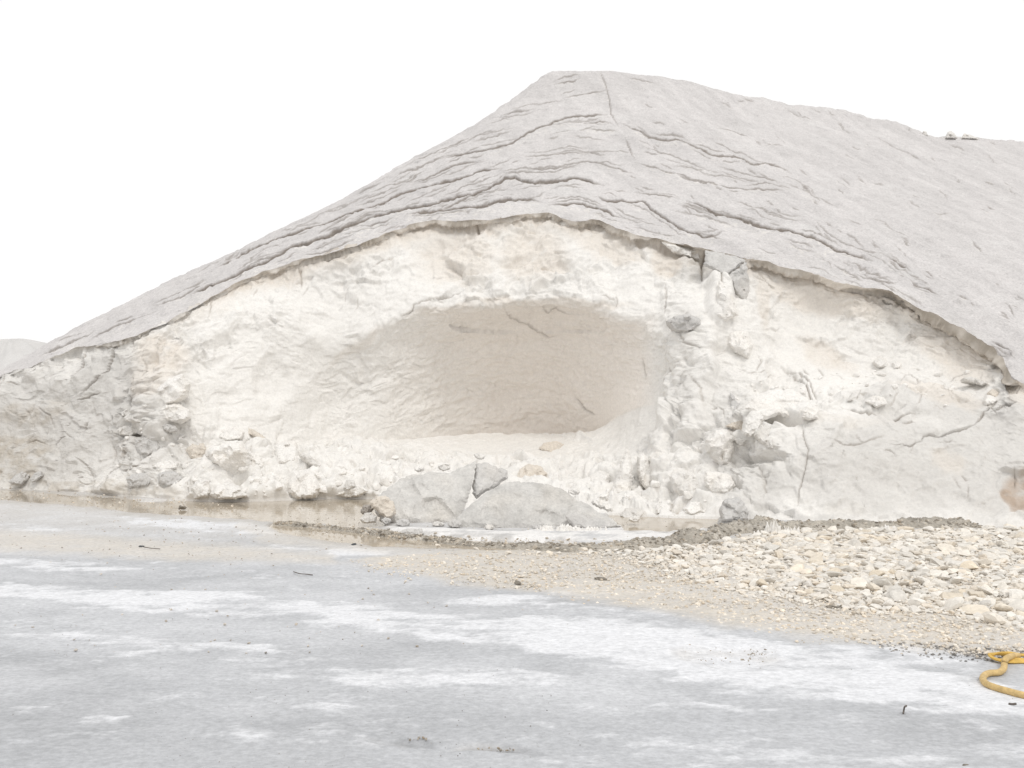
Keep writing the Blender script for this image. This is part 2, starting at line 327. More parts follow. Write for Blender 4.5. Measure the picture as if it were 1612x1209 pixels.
crust_cracks = [
 (2.6, [(697, 253), (734, 241), (765, 236), (777, 234), (806, 223), (831, 207), (857, 196), (883, 186), (923, 182), (957, 179)]),
 (2.0, [(644, 287), (672, 281), (703, 265), (722, 259), (760, 252)]),
 (3.2, [(340, 422), (393, 394), (424, 382), (467, 368), (486, 361), (517, 351), (548, 341), (567, 335), (588, 327), (613, 316), (632, 304), (657, 297), (688, 290), (712, 284), (747, 273), (759, 268), (790, 266)]),
 (1.6, [(786, 270), (828, 267), (871, 264), (900, 257), (923, 252), (945, 255), (965, 263), (1000, 271)]),
 (4.5, [(300, 464), (331, 450), (378, 428), (418, 413), (436, 403), (461, 388), (483, 383), (505, 375), (523, 368), (548, 358), (573, 349), (588, 341), (610, 337), (641, 330), (672, 324), (703, 316), (731, 311), (751, 303), (774, 293), (794, 281), (811, 278), (826, 284), (843, 286), (877, 285), (911, 280), (934, 288), (951, 290)]),
 (2.2, [(690, 333), (706, 327), (728, 316), (751, 305)]),
 (3.2, [(640, 340), (700, 331), (734, 328), (757, 323), (786, 315), (814, 312), (831, 312), (854, 317)]),
 (3.0, [(863, 323), (885, 320), (911, 320), (937, 327), (957, 333), (982, 343)]),
 (3.0, [(934, 310), (957, 316), (985, 317), (1011, 316), (1028, 330), (1051, 345), (1071, 360), (1091, 369), (1111, 372), (1128, 369), (1142, 364)]),
 (4.0, [(1080, 318), (1099, 324), (1114, 333), (1137, 341), (1160, 345), (1195, 357), (1227, 363), (1250, 370), (1278, 378), (1297, 386), (1322, 396), (1348, 403), (1373, 411)]),
 (1.6, [(1066, 322), (1090, 330), (1112, 338), (1130, 342)]),
 (2.4, [(980, 194), (1003, 203), (1022, 213), (1042, 219), (1074, 221), (1085, 228), (1105, 237), (1122, 244), (1148, 247), (1170, 250), (1186, 258), (1205, 258), (1227, 267), (1246, 277)]),
 (1.8, [(1000, 255), (1022, 261), (1048, 268), (1071, 274), (1088, 285), (1114, 287), (1140, 293), (1170, 296), (1195, 298), (1221, 299), (1240, 304)]),
 (1.2, [(985, 217), (991, 233), (1000, 250)]), (1.4, [(1189, 326), (1208, 339), (1233, 349), (1265, 351)]),
 (2.6, [(1395, 404), (1414, 417), (1434, 431)]), (2.4, [(1430, 441), (1449, 452), (1465, 457), (1481, 469)]),
 (1.8, [(1341, 430), (1370, 438), (1405, 450), (1418, 449)]), (1.2, [(1278, 347), (1297, 366), (1322, 384), (1345, 392), (1395, 404)]),
 (1.6, [(632, 268), (650, 257), (672, 247), (700, 236), (747, 211)]), (1.2, [(557, 309), (579, 298), (613, 285)]),
 (1.8, [(530, 366), (570, 356), (598, 351), (625, 343)]), (1.6, [(474, 403), (511, 394), (536, 385), (560, 376)]),
 (1.8, [(871, 133), (890, 129), (914, 124)]), (1.6, [(883, 157), (911, 150), (937, 144), (960, 142)]), (1.6, [(780, 183), (808, 176), (843, 171)]),
 (1.8, [(911, 195), (943, 191), (963, 193)]), (1.2, [(963, 323), (980, 333), (1000, 344), (1022, 346)]),
 (1.6, [(943, 115), (949, 124), (955, 140), (960, 160), (962, 180), (975, 200)]),
 (1.6, [(140, 537), (182, 515), (215, 503), (240, 492)]), (1.6, [(60, 561), (100, 545), (150, 525)]), (1.4, [(240, 480), (290, 458), (330, 438)]),
 (2.0, [(1258, 290), (1270, 300), (1283, 311)]), (1.6, [(1420, 378), (1432, 390)]), (2.4, [(1560, 540), (1578, 552), (1597, 561)]),
 (1.8, [(1455, 425), (1470, 438)]), (1.8, [(1000, 300), (1022, 307), (1050, 310), (1070, 315)]), (1.3, [(1130, 262), (1165, 274), (1200, 282), (1235, 290)]),
 (1.3, [(1010, 227), (1040, 240), (1080, 252), (1115, 268)]), (1.4, [(820, 245), (860, 243), (900, 238), (930, 240)]), (1.3, [(740, 222), (780, 213), (810, 204)]),
 (1.3, [(400, 372), (440, 352), (480, 338), (520, 326)]), (1.3, [(560, 322), (600, 306), (640, 288)])]
rr = random.Random(11)
for w_, p in list(crust_cracks):                       # thin strands that run beside the main fissures
    for _k in range(3 if w_ > 2 else 1):
        n_ = len(p); a0 = rr.randrange(0, max(1, n_ - 2)); b0 = min(n_, a0 + rr.randint(2, 5)); off = rr.choice([-1, 1]) * rr.uniform(4, 11)
        q_ = [(x_ + rr.uniform(-3, 3), y_ + off * (.3 + .7 * math.sin(math.pi * (i_ + .5) / (b0 - a0))) + rr.uniform(-1, 1)) for i_, (x_, y_) in enumerate(p[a0:b0])]
        if len(q_) > 1: crust_cracks.append((rr.uniform(.5, 1.5), q_))
for _ in range(95):
    x = rr.uniform(300, 1380); up_ = rr.random() ** 1.3; ly = float(np.interp(x, *zip(*lip_pts))); sy_ = float(np.interp(x, xs, ysil)); y = ly - 8 - up_ * (ly - sy_ - 14); L = rr.uniform(25, 110); p = [(x, y)]
    for k in range(6):
        ang = math.radians(float(np.interp(p[-1][0], [300, 700, 880, 1000, 1150, 1400], [-27, -22, -3, 12, 20, 27])) + rr.uniform(-13, 13)); p.append((p[-1][0] + math.cos(ang) * L / 6, p[-1][1] + math.sin(ang) * L / 6))
    crust_cracks.append((rr.uniform(.4, 1.5), p))
for _ in range(150):
    x = rr.uniform(980, 1700); y = rr.uniform(150, 560)
    ang = math.radians(rr.uniform(24, 42)); L = rr.uniform(7, 30); p = [(x, y)]
    for k in range(3): ang += rr.uniform(-.3, .3); p.append((p[-1][0] + math.cos(ang) * L / 3, p[-1][1] + math.sin(ang) * L / 3))
    crust_cracks.append((rr.uniform(.5, 1.3), p))
for _ in range(60):
    x = rr.uniform(300, 900); t = (x - 300) / 600; y = 455 - t * 200 + rr.uniform(-70, 40); ang = math.radians(-27 + 12 * t + rr.uniform(-6, 6)); L = rr.uniform(12, 50); p = [(x, y)]
    for k in range(3): ang += rr.uniform(-.15, .15); p.append((p[-1][0] + math.cos(ang) * L / 3, p[-1][1] + math.sin(ang) * L / 3))
    crust_cracks.append((rr.uniform(.4, 1.1), p))

# ---- crust displacement
XC = np.broadcast_to(xs, cyy.shape); flat = Pc.reshape(-1, 3)
amp = 1.0
n1 = fbm(flat * [.16, .16, .3], 3, 60)
# ribs running down the right flank
q = flat.copy(); dirx = np.array([.38, -.92]); along = q[:, 0] * dirx[0] + q[:, 1] * dirx[1]; acr = q[:, 0] * .92 + q[:, 1] * .38
n2 = fbm(np.stack([acr * 1.1, along * .28, q[:, 2] * .2], 1), 4, 70)
n3 = fbm(flat * [1.5, 1.5, 1.5], 4, 80, ridged=True)
n4 = fbm(flat * 6, 2, 90)
edge = sstep(0, 30, (lipY[None, :] - cyy)).ravel()
rightw = sstep(950, 1300, XC).ravel()
fcr = worley(flat * [1.1, 1.1, 2.2] + .3 * n1[:, None], 9, .15)[2]
dc = .05 * fcr + (.10 * n1 + (.03 + .09 * rightw) * n2) * (.15 + .85 * edge) + (.02 + .025 * rightw) * n3 + .02 * n4
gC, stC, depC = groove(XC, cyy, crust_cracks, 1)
vis = np.ones_like(cyy); vis[NRC:] = 0
bw = np.minimum(1, sstep(0, 6, cyy - ysil[None, :])) * vis
dc = dc.reshape(cyy.shape) + (-depC * .95 + .009 * stC) * bw
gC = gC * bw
Pc2 = Pc + Nc * dc[..., None]
# crumbly summit
# ---- crust colour
c0 = np.array([.60, .580, .574]); 
m1 = fbm(flat * [.35, .35, .5], 4, 101); m2 = fbm(np.stack([acr * 1.6, along * .35, q[:, 2] * .3], 1), 4, 111); m3 = fbm(flat * 3.2, 4, 121)
m5 = fbm(np.stack([acr * 7, along * 1.4, q[:, 2]], 1), 3, 126)
lum = 1 + .08 * m1 + .15 * m2 + .09 * m3 + .07 * m5
colc = c0[None, :] * lum[:, None]
pale = sstep(.18, .5, fbm(flat * [.8, .8, 1.6], 4, 131)) * .35
colc = colc * (1 - pale[:, None]) + np.array([.70, .69, .68]) * pale[:, None]
nearlip = (1 - sstep(2, 26, lipY[None, :] - cyy)).ravel() * sstep(-.2, .5, fbm(flat * 1.2, 3, 141))
colc = colc * (1 - .3 * nearlip[:, None]) + np.array([.70, .68, .65]) * .3 * nearlip[:, None]
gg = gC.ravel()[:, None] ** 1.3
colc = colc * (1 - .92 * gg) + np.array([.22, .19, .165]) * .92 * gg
# pale crumbs below the scarps
below = np.clip(-stC.ravel() * 1.4, 0, 1) * sstep(.0, .4, fbm(flat * 7, 2, 151))
colc = colc * (1 - .5 * below[:, None]) + np.array([.78, .75, .71]) * .5 * below[:, None]

# ---- face displacement
XF = np.array(XX); 
YF = fy; ff = Pf.reshape(-1, 3); T = np.concatenate([[0], ts])[:, None] * np.ones((1, NC))
wx = XF + 14 * fbm(np.stack([XF.ravel() / 40, YF.ravel() / 40, XF.ravel() * 0], 1), 3, 7).reshape(XF.shape)
wy = YF + 14 * fbm(np.stack([XF.ravel() / 40, YF.ravel() / 40, XF.ravel() * 0 + 9], 1), 3, 8).reshape(XF.shape)
alc = blob(wx, wy, [(800, 590, 330, 120, -8, 1), (900, 570, 150, 105, 10, 1), (1480, 560, 110, 55, 28, .5)]) * sstep(2.9, 3.1, T) * (1 - sstep(5.9, 6.0, T))
alc[:] = np.where(XF < 1100, sstep(2.95, 3.1, T) * (1 - sstep(5.7, 6.1, T)) * sstep(440, 640, XF + .5 * (YF - 640)) * (1 - sstep(1000, 1045, XF)), alc)
apron = (1 - sstep(2.75, 3.02, T)) * sstep(285, 330, XF) * (1 - sstep(1180, 1225, XF))
sand = blob(wx, wy, [(800, 700, 230, 26, 2, 1), (990, 660, 90, 50, -30, 1), (1290, 585, 110, 28, 25, 1), (1020, 610, 40, 60, 0, .6)])
rub = np.maximum(apron * (1 - .85 * sand), blob(wx, wy, [(235, 670, 65, 85, 10, 1), (1180, 700, 60, 70, 20, .8), (1350, 610, 130, 35, 18, .7), (1100, 560, 55, 60, 0, .35)]))
slab = np.maximum(blob(wx, wy, [(1400, 735, 190, 88, 0, 1), (1560, 720, 130, 110, 0, 1), (1700, 700, 160, 160, 0, 1)]), blob(wx, wy, [(60, 680, 160, 105, 0, 1), (170, 620, 80, 70, -30, 1), (-100, 700, 180, 100, 0, 1)]))
upper = np.clip(1 - alc - rub - slab, 0, 1)
ffl = ff
lowf = fbm(ffl * .45, 3, 201).reshape(XF.shape)
# chipped, broken salt: facets of two sizes, squeezed vertically so that chips lie like scales
wp = ffl + .35 * np.stack([fbm(ffl * 1.1, 2, 211), fbm(ffl * 1.1, 2, 212), fbm(ffl * 1.1, 2, 213)], 1)
F1, F2, fac1, rid1 = worley(wp * [.8, .8, 1.2], 1, .12)
A1, A2, fac2, rid2 = worley(wp * [2.6, 2.6, 3.6], 2, .10)
fine = fbm(ffl * 4.5, 4, 221, ridged=True).reshape(XF.shape)
mid = fbm(ffl * [1.3, 1.3, 2.0], 4, 225, gain=.6).reshape(XF.shape)
B1, B2, fac3, rid3 = worley(wp * [6.5, 6.5, 8.5], 4, .12); fine2 = fac3.reshape(XF.shape)
fc1 = fac1.reshape(XF.shape); fc2 = fac2.reshape(XF.shape); f1 = F1.reshape(XF.shape); a1 = A1.reshape(XF.shape)
# tool marks in the cave: long shallow diagonal grooves
rr0 = np.hypot(ffl[:, 0] - .7, (ffl[:, 2] + 2.2) * 1.15); th0 = np.arctan2(ffl[:, 0] - .7, ffl[:, 2] + 2.2)
strk = fbm(np.stack([rr0 * 2.2, th0 * 3.5, ffl[:, 1] * .4], 1), 5, 231, gain=.62).reshape(XF.shape)
bould = np.sqrt(np.clip(1 - (f1 * 1.25) ** 2, 0, 1)); bould2 = np.sqrt(np.clip(1 - (a1 * 1.25) ** 2, 0, 1))
df = .22 * lowf * (1 - .7 * alc) * sstep(0, 1, T)
calm = 1 - .6 * blob(wx, wy, [(430, 600, 130, 110, -20, 1), (560, 520, 120, 60, -30, 1), (1000, 560, 60, 130, 0, .8), (1300, 560, 130, 60, 20, .7)])
varyw = .55 + .9 * sstep(-.35, .35, fbm(ffl * .7, 2, 227).reshape(XF.shape))
df += upper * calm * varyw * (.18 * fc1 + .08 * fc2 + .05 * mid + .04 * fine + .028 * fine2)
df += alc * (.3 + .7 * sstep(560, 680, XF)) * (.09 * strk + .04 * fc1 + .014 * fine + .03 * mid + .035 * fine2)
df += rub * (.26 * (bould - .5) + .14 * (bould2 - .5) + .30 * fc1 + .13 * fc2 + .04 * fine + .06 * fine2)
df += slab * (.10 * fc1 + .045 * fc2 + .025 * mid + .018 * fine + .015 * fine2)
df += (.07 * fbm(np.stack([ffl[:, 0] * 9, ffl[:, 2] * 2.5, ffl[:, 1] * 3], 1), 3, 335).reshape(XF.shape) - .03) * (1 - sstep(6, 26, YF - lipY[None, :]))
df *= np.clip(1 - .85 * sand, 0, 1)
df += sand * .02 * fine
# dug bench left: edge where the back wall steps in, scars
df -= .16 * blob(wx, wy, [(700, 410, 60, 40, -15, 1), (820, 400, 45, 40, 0, .8), (330, 560, 50, 30, -30, .8), (430, 600, 30, 40, 0, .8), (1290, 500, 60, 30, 10, .7)])
df -= 1.0 * blob(XF, YF, [(1225, 660, 36, 14, 4, 1)]) + 2.2 * blob(XF, YF, [(1215, 662, 17, 10, 10, 1)])
df += .12 * blob(XF, YF, [(1600, 748, 30, 4, 8, 1), (1640, 748, 40, 5, 0, 1)]) - .05 * blob(wx, wy, [(1606, 778, 32, 26, 20, 1), (1650, 780, 40, 30, 0, 1)])
df += .35 * blob(wx, wy, [(1090, 600, 40, 110, 8, 1), (1130, 470, 22, 60, 0, .8), (250, 640, 40, 60, 0, .7)])
face_cracks = [
 (4.5, [(1106, 396), (1104, 415), (1106, 440)]), (3.0, [(1137, 434), (1132, 455), (1128, 490)]),
 (5.0, [(1450, 695), (1453, 689), (1479, 690), (1505, 686), (1518, 679), (1533, 672)]), (2.5, [(1533, 672), (1545, 655), (1560, 640), (1573, 628)]),
 (1.6, [(1262, 660), (1265, 685), (1273, 710), (1268, 740), (1258, 770), (1255, 800)]), (2.4, [(1400, 703), (1430, 706), (1450, 697)]),
 (3.0, [(1320, 640), (1350, 652), (1400, 660), (1440, 655)]), (3.0, [(1240, 588), (1260, 600), (1275, 620), (1285, 640)]),
 (3.0, [(1477, 605), (1488, 620), (1500, 626)]), (2.5, [(1416, 594), (1440, 598), (1448, 610)]),
 (2.2, [(632, 500), (650, 490), (652, 482), (690, 470), (730, 458)]), (1.8, [(793, 480), (800, 498), (815, 508), (840, 518), (862, 530), (880, 529)]),
 (1.8, [(848, 478), (862, 494), (875, 484), (888, 494), (905, 497)]), (2.0, [(1012, 565), (1014, 582), (1016, 598)]), (2.0, [(905, 625), (920, 642), (940, 655)]),
 (4.0, [(137, 548), (131, 570), (120, 590), (112, 605)]), (3.5, [(181, 545), (176, 562), (168, 585), (150, 605), (130, 625)]), (2.5, [(160, 620), (145, 625), (125, 632)]),
 (3.0, [(12, 592), (8, 608), (0, 620)]), (1.8, [(12, 604), (30, 606)]), (2.6, [(203, 622), (212, 634), (222, 636)]), (3.2, [(188, 650), (205, 660), (230, 668), (245, 672)]),
 (4.0, [(185, 684), (200, 690), (215, 684), (235, 690)]), (2.6, [(200, 690), (203, 710), (200, 730)]), (2.2, [(85, 700), (95, 690), (105, 688)]), (2.4, [(135, 680), (142, 665)]),
 (2.0, [(200, 770), (225, 768), (240, 760)]), (2.0, [(185, 740), (175, 745), (160, 775)]), (3.5, [(195, 745), (215, 742), (230, 738)]),
 (2.4, [(745, 352), (752, 360), (755, 368)]), (2.0, [(470, 420), (474, 435), (474, 452)]), (2.0, [(585, 425), (600, 415), (620, 408)]), (2.0, [(1195, 432), (1205, 450), (1218, 455)]),
 (2.5, [(1560, 650), (1580, 640), (1600, 630)]), (2.6, [(1598, 560), (1602, 590), (1600, 620)]),
 (2.6, [(1229, 578), (1245, 586), (1260, 593), (1275, 607), (1283, 620), (1288, 632)]), (1.8, [(1264, 582), (1268, 588), (1274, 592)]),
 (2.6, [(1185, 672), (1200, 693), (1215, 707)]), (1.6, [(1225, 660), (1262, 662)]), (1.6, [(1287, 580), (1292, 588), (1297, 594)]), (2.2, [(1306, 611), (1320, 614)]),
 (1.8, [(1437, 586), (1448, 588)]), (1.8, [(1420, 665), (1440, 668)]), (1.4, [(1130, 640), (1145, 655), (1150, 675)]), (1.6, [(1160, 580), (1190, 590), (1225, 585)]),
 (1.6, [(1060, 560), (1068, 590), (1064, 620)]), (1.8, [(1085, 530), (1092, 548), (1110, 560)]), (1.6, [(1100, 600), (1112, 625), (1116, 650)]), (1.6, [(1190, 560), (1196, 575), (1188, 590)]),
 (1.6, [(1046, 440), (1050, 470), (1046, 500)]), (1.4, [(1200, 730), (1208, 760), (1205, 790)]), (1.4, [(1150, 745), (1165, 765), (1190, 770)]), (1.3, [(1300, 690), (1345, 700), (1390, 690)]),
 (1.6, [(60, 640), (80, 655), (85, 675)]), (1.4, [(30, 700), (50, 690), (70, 700)]), (1.5, [(225, 560), (232, 580), (228, 600)]), (1.6, [(170, 690), (180, 712), (176, 735)]), (1.5, [(120, 720), (140, 735), (150, 760)]),
]
for _ in range(110):
    zx = rr.choice([(1050, 450, 1200, 780), (1200, 585, 1570, 650), (190, 600, 310, 765), (300, 700, 640, 780), (950, 710, 1130, 805), (0, 600, 200, 760), (1230, 670, 1600, 820), (330, 430, 1000, 470)])
    x = rr.uniform(zx[0], zx[2]); y = rr.uniform(zx[1], zx[3]); ang = math.radians(rr.choice([rr.uniform(-35, 45), rr.uniform(50, 120)])); L = rr.uniform(8, 34); p = [(x, y)]
    for k in range(5): ang += rr.uniform(-.6, .6); p.append((p[-1][0] + math.cos(ang) * L / 5, p[-1][1] + math.sin(ang) * L / 5))
    face_cracks.append((rr.uniform(.3, 1.5), p))
gF, _, depF = groove(XF, YF, face_cracks, 2, wk=.24, dk=.022)
damp = (sstep(0, .12, T) * (1 - sstep(7.7, 8.0, T)))
df = df * damp - depF * damp
Pf2 = Pf + Nf * df[..., None]
# toe stays buried
# weld crust/face along the lip
Pf2[-1] = Pc2[0]
# ---- face colour
white = np.array([.815, .797, .768]); grey = np.array([.645, .628, .603]); tan = np.array([.71, .64, .56]); brown = np.array([.45, .35, .27])
cn = fbm(ffl * 1.1, 4, 301).reshape(XF.shape); cn2 = fbm(ffl * [3.2, 3.2, 5], 4, 311).reshape(XF.shape)
gm = np.clip(slab * 1.0 + blob(wx, wy, [(1085, 420, 40, 28, 0, .8), (1085, 505, 28, 18, 0, .5), (1180, 770, 70, 50, 0, .75), (1130, 640, 70, 70, 0, .4), (240, 690, 70, 80, 0, .6), (1450, 640, 130, 22, 5, .7)]), 0, 1)
gm = gm * sstep(-.9, .2, cn + .3)
nl = YF - lipY[None, :]
lipband = (1 - sstep(8, 42, nl + 22 * cn)) * sstep(200, 420, XF) * .75
tm = np.maximum(lipband, blob(wx, wy, [(720, 400, 70, 50, 0, .55), (840, 400, 60, 50, 10, .6), (960, 390, 60, 25, 15, .6), (700, 490, 60, 10, -10, .5), (860, 478, 140, 9, 3, .6), (1050, 410, 30, 30, 0, .8), (1300, 470, 130, 28, 15, .65), (1300, 560, 60, 20, 30, .5), (1500, 560, 80, 35, 30, .6), (255, 560, 45, 40, 0, .7), (240, 600, 40, 40, 0, .5), (1200, 470, 15, 60, 0, .5), (560, 545, 60, 8, -35, .3), (1300, 660, 110, 10, 5, .2), (1480, 625, 90, 16, 10, .5), (1490, 730, 30, 20, 20, .4)]))
tm = tm * sstep(-.7, .35, cn2 + .35)
dm = blob(wx, wy, [(20, 720, 70, 45, 0, .7), (60, 650, 60, 20, -10, .5), (150, 770, 160, 14, 3, .6), (1330, 800, 40, 14, 0, .2)]) * sstep(-.4, .4, cn2 + .1)
bm = blob(wx, wy, [(1592, 783, 16, 12, 30, 1), (1604, 772, 24, 20, 25, .8), (1604, 792, 20, 14, 10, .9), (1640, 780, 50, 44, 0, 1), (1615, 755, 18, 10, 0, .7)]) * sstep(-.5, .2, cn2 + .12) * (.6 + .4 * sstep(-.3, .3, fine)) * (YF > lipY[None, :] + 10)
C = white[None, None, :] * (1 + .02 * cn + .02 * cn2)[..., None]
def mixin(C, col, m): return C * (1 - m[..., None]) + np.array(col) * m[..., None]
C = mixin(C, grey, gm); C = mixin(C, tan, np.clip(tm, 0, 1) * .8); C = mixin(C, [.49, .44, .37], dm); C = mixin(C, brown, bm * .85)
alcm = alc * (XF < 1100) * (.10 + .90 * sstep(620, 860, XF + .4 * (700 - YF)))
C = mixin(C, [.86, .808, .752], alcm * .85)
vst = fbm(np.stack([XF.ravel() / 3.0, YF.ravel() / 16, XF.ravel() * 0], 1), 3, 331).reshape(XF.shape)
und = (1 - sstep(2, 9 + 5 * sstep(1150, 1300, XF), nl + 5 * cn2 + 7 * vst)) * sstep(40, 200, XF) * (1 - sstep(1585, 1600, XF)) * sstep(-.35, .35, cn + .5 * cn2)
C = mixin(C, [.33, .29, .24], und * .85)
C = mixin(C, [.33, .28, .23], gF * .55)
C *= (1 + .05 * cn2 * gm)[..., None]
heap = bpy.data.objects.new('salt_heap', None); COL.objects.link(heap); heap.location = (0, 0, 0)
tag(heap, 'huge pale heap of salt with a cave dug into its front and cracked grey crust above', 'salt heap')
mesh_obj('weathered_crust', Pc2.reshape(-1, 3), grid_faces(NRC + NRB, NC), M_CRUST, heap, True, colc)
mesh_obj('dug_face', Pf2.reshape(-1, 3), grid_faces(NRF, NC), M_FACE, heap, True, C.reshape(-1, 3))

# lookup of the finished face depth
def surfD(x, y):
    c = int(np.clip(np.searchsorted(xs, x), 1, NC - 1)); col = Pf2[1:, c]
    yy = HY - F * (col[:, 2] - CH) / col[:, 1]
    k = int(np.argmin(np.abs(yy - y))); return float(col[k, 1])
#PART2
# ------------------------------------------------------------------ ground
def inpoly(x, y, poly, soft):
    """1 inside a traced polygon, fading to 0 over `soft` pixels outside"""
    P = np.array(poly, float); r = np.zeros_like(x); x0, y0 = P.min(0) - soft; x1, y1 = P.max(0) + soft
    m = (x > x0) & (x < x1) & (y > y0) & (y < y1)
    if not m.any(): return r
    px, py = x[m], y[m]; ins = np.zeros(len(px), bool); d = np.full(len(px), 1e9)
    for a, b in zip(P, np.roll(P, -1, 0)):
        c = ((a[1] > py) != (b[1] > py)); xi = (b[0] - a[0]) * (py - a[1]) / (b[1] - a[1] + 1e-12) + a[0]; ins ^= c & (px < xi)
        v = b - a; t = np.clip(((px - a[0]) * v[0] + (py - a[1]) * v[1]) / (v @ v + 1e-9), 0, 1)
        d = np.minimum(d, np.hypot(px - a[0] - t * v[0], (py - a[1] - t * v[1])))
    r[m] = np.where(ins, 1, np.clip(1 - d / soft, 0, 1)); return r
POOLS = [[(150, 792), (250, 790), (420, 780), (620, 775), (640, 800), (600, 822), (570, 824), (520, 819), (440, 815), (380, 812), (300, 806), (200, 800)],
         [(430, 824), (470, 827), (530, 829), (590, 834), (640, 843), (700, 849), (800, 853), (900, 855), (905, 862), (800, 861), (700, 858), (640, 856), (560, 851), (490, 841), (440, 833)],
         [(960, 805), (1120, 800), (1128, 818), (1100, 832), (1040, 834), (985, 832)],
         [(-300, 757), (0, 772), (100, 780), (200, 786), (240, 796), (100, 789), (0, 781), (-300, 765)]]
ng = 880; tg = np.linspace(-1.25, 1.25, ng) * 1.0; tg = np.sign(tg) * (np.abs(tg) / 1.25) ** 1.25 * 1.25
yi = np.concatenate([np.linspace(1650, 1225, 14)[:-1], np.linspace(1225, 755, 330), np.linspace(753, 660, 18)[0:], [653, 651.2]])
Dg = CH * F / (yi - HY); gx = (CX + F * tg)[None, :] * np.ones((len(yi), 1)); gy = yi[:, None] * np.ones((1, ng))
GX = tg[None, :] * Dg[:, None]; GY = Dg[:, None] * np.ones((1, ng))
gp = np.stack([GX.ravel(), GY.ravel(), np.zeros(GX.size)], 1)
wn_ = fbm(gp * [.9, 1.2, 1], 4, 401).reshape(GX.shape); wn2 = fbm(gp * [2.2, 2.6, 1], 3, 402).reshape(GX.shape)
gwx = gx + 30 * wn_; gwy = gy + 7 * wn2 * np.clip((gy - 700) / 200, .4, 2)
pool = np.zeros_like(gx)
for P in POOLS: pool = np.maximum(pool, inpoly(gx + 8 * wn_, gy + 3 * wn2, P, 6))
up = np.interp(gwx, [-400, 540, 640, 800, 1000, 1120, 1200, 1700, 2400], [820, 884, 872, 862, 868, 850, 838, 828, 810])
lo = np.interp(gwx, [-400, 540, 700, 850, 1000, 1150, 1300, 1450, 1612, 2400], [800, 880, 914, 934, 958, 988, 1008, 1022, 1032, 1070])
grav = sstep(-4, 4, gwy - up) * (1 - sstep(-10, 10, gwy - lo + 12 * wn_))
grav = np.maximum(grav, .8 * inpoly(gwx, gwy, [(-300, 830), (60, 845), (250, 856), (420, 868), (520, 880), (300, 876), (60, 862), (-300, 850)], 12))
grav = np.maximum(grav, .55 * inpoly(gwx, gwy, [(380, 828), (600, 850), (900, 866), (600, 872), (420, 850)], 10))
salt = blob(gwx, gwy, [(110, 935, 240, 14, 4, .9), (300, 960, 200, 10, 3, .8), (400, 950, 200, 12, 5, .9), (700, 988, 270, 28, 6, 1), (960, 1010, 300, 38, 5, 1.), (1230, 1050, 330, 44, 6, 1.), (820, 950, 160, 12, 4, .7), (1450, 1085, 240, 38, 6, 1), (1420, 1030, 160, 16, 3, .8),
        (330, 828, 190, 9, 4, .8), (560, 870, 60, 9, 0, 1), (80, 890, 160, 10, 2, .55), (300, 900, 180, 8, 3, .5), (250, 1010, 250, 12, 4, .5), (620, 1060, 300, 22, 3, .45), (1100, 1120, 260, 16, 3, .35), (30, 830, 120, 8, 4, .3)])
sn = fbm(gp * [.6, 1.25, 1], 6, 411, gain=.66).reshape(GX.shape)
sn3 = fbm(gp * [2.6, 5.0, 1], 5, 415, gain=.72).reshape(GX.shape)
saltm = sstep(.10, .78, salt * .66 + sn * .95 + .95 * sn3 + .06)
shelf = inpoly(gx + 5 * wn_, gy + 2 * wn2, [(610, 832), (700, 836), (820, 842), (870, 832), (980, 830), (1110, 832), (1090, 845), (960, 852), (840, 850), (700, 846)], 5)
shelf = np.maximum(shelf, inpoly(gx, gy + 2 * wn2, [(200, 788), (300, 786), (330, 792), (260, 796), (210, 795)], 4))
# bare muddy hollow with damp crumbs
hollow = blob(gwx, gwy, [(1150, 1034, 90, 20, 2, 1), (1190, 1028, 30, 7, 0, 1), (700, 1172, 130, 10, 4, .6)])
greyc = np.array([.465, .476, .495]); C2 = greyc[None, None] * (1 + .20 * fbm(gp * [.35, .9, 1], 6, 421, gain=.6).reshape(GX.shape) + .05 * wn2 + .06 * sn3 - .13 * blob(gwx, gwy, [(20, 1110, 260, 90, 0, 1), (1540, 1150, 180, 30, 0, .8), (655, 1163, 40, 6, 0, 1.5), (800, 1180, 70, 7, 4, 1.5)]))[..., None]  # wide corner blobs paint lens vignetting into the ground colour; narrow ones are damp streaks
warm = sstep(780, 900, gy); 
C2 = mixin(C2, [.60, .58, .555], (1 - warm) * .85)
film = .42 * sstep(-.35, .45, fbm(gp * [.9, 1.3, 1], 6, 417, gain=.7).reshape(GX.shape)) * (1 - .7 * sstep(1080, 1180, gwy))
C2 = mixin(C2, [.74, .75, .775], np.maximum(saltm * .95, film))
C2 = mixin(C2, [.63, .585, .52], np.clip(grav, 0, 1) * np.clip(.75 + .6 * sn3, 0, 1))
C2 = mixin(C2, [.50, .47, .43], hollow * .55 * sstep(-.3, .4, wn2))
wet = np.zeros_like(gx)
for P in POOLS: wet = np.maximum(wet, inpoly(gx + 8 * wn_, gy + 4 * wn2, P, 16))
C2 = mixin(C2, [.36, .31, .24], np.clip(wet - .15, 0, 1) * .55)
C2 = mixin(C2, [.78, .77, .76], shelf * .95 * sstep(-.3, .25, wn2 + .9 * sn3 + .12))
GZ = .012 * wn_ + .006 * wn2 + .006 * saltm - .10 * pool + .035 * shelf * (1 - pool) - .03 * hollow
GZ += .02 * fbm(gp * .35, 2, 431).reshape(GX.shape) * (1 - sstep(0, .3, wet))
GZ = np.where(gy < 756, np.minimum(GZ, 0), GZ)
Pg = np.stack([GX, GY, GZ], -1)
tag(mesh_obj('ground', Pg.reshape(-1, 3), grid_faces(len(yi), ng), M_GROUND, None, True, C2.reshape(-1, 3)), kind='structure')
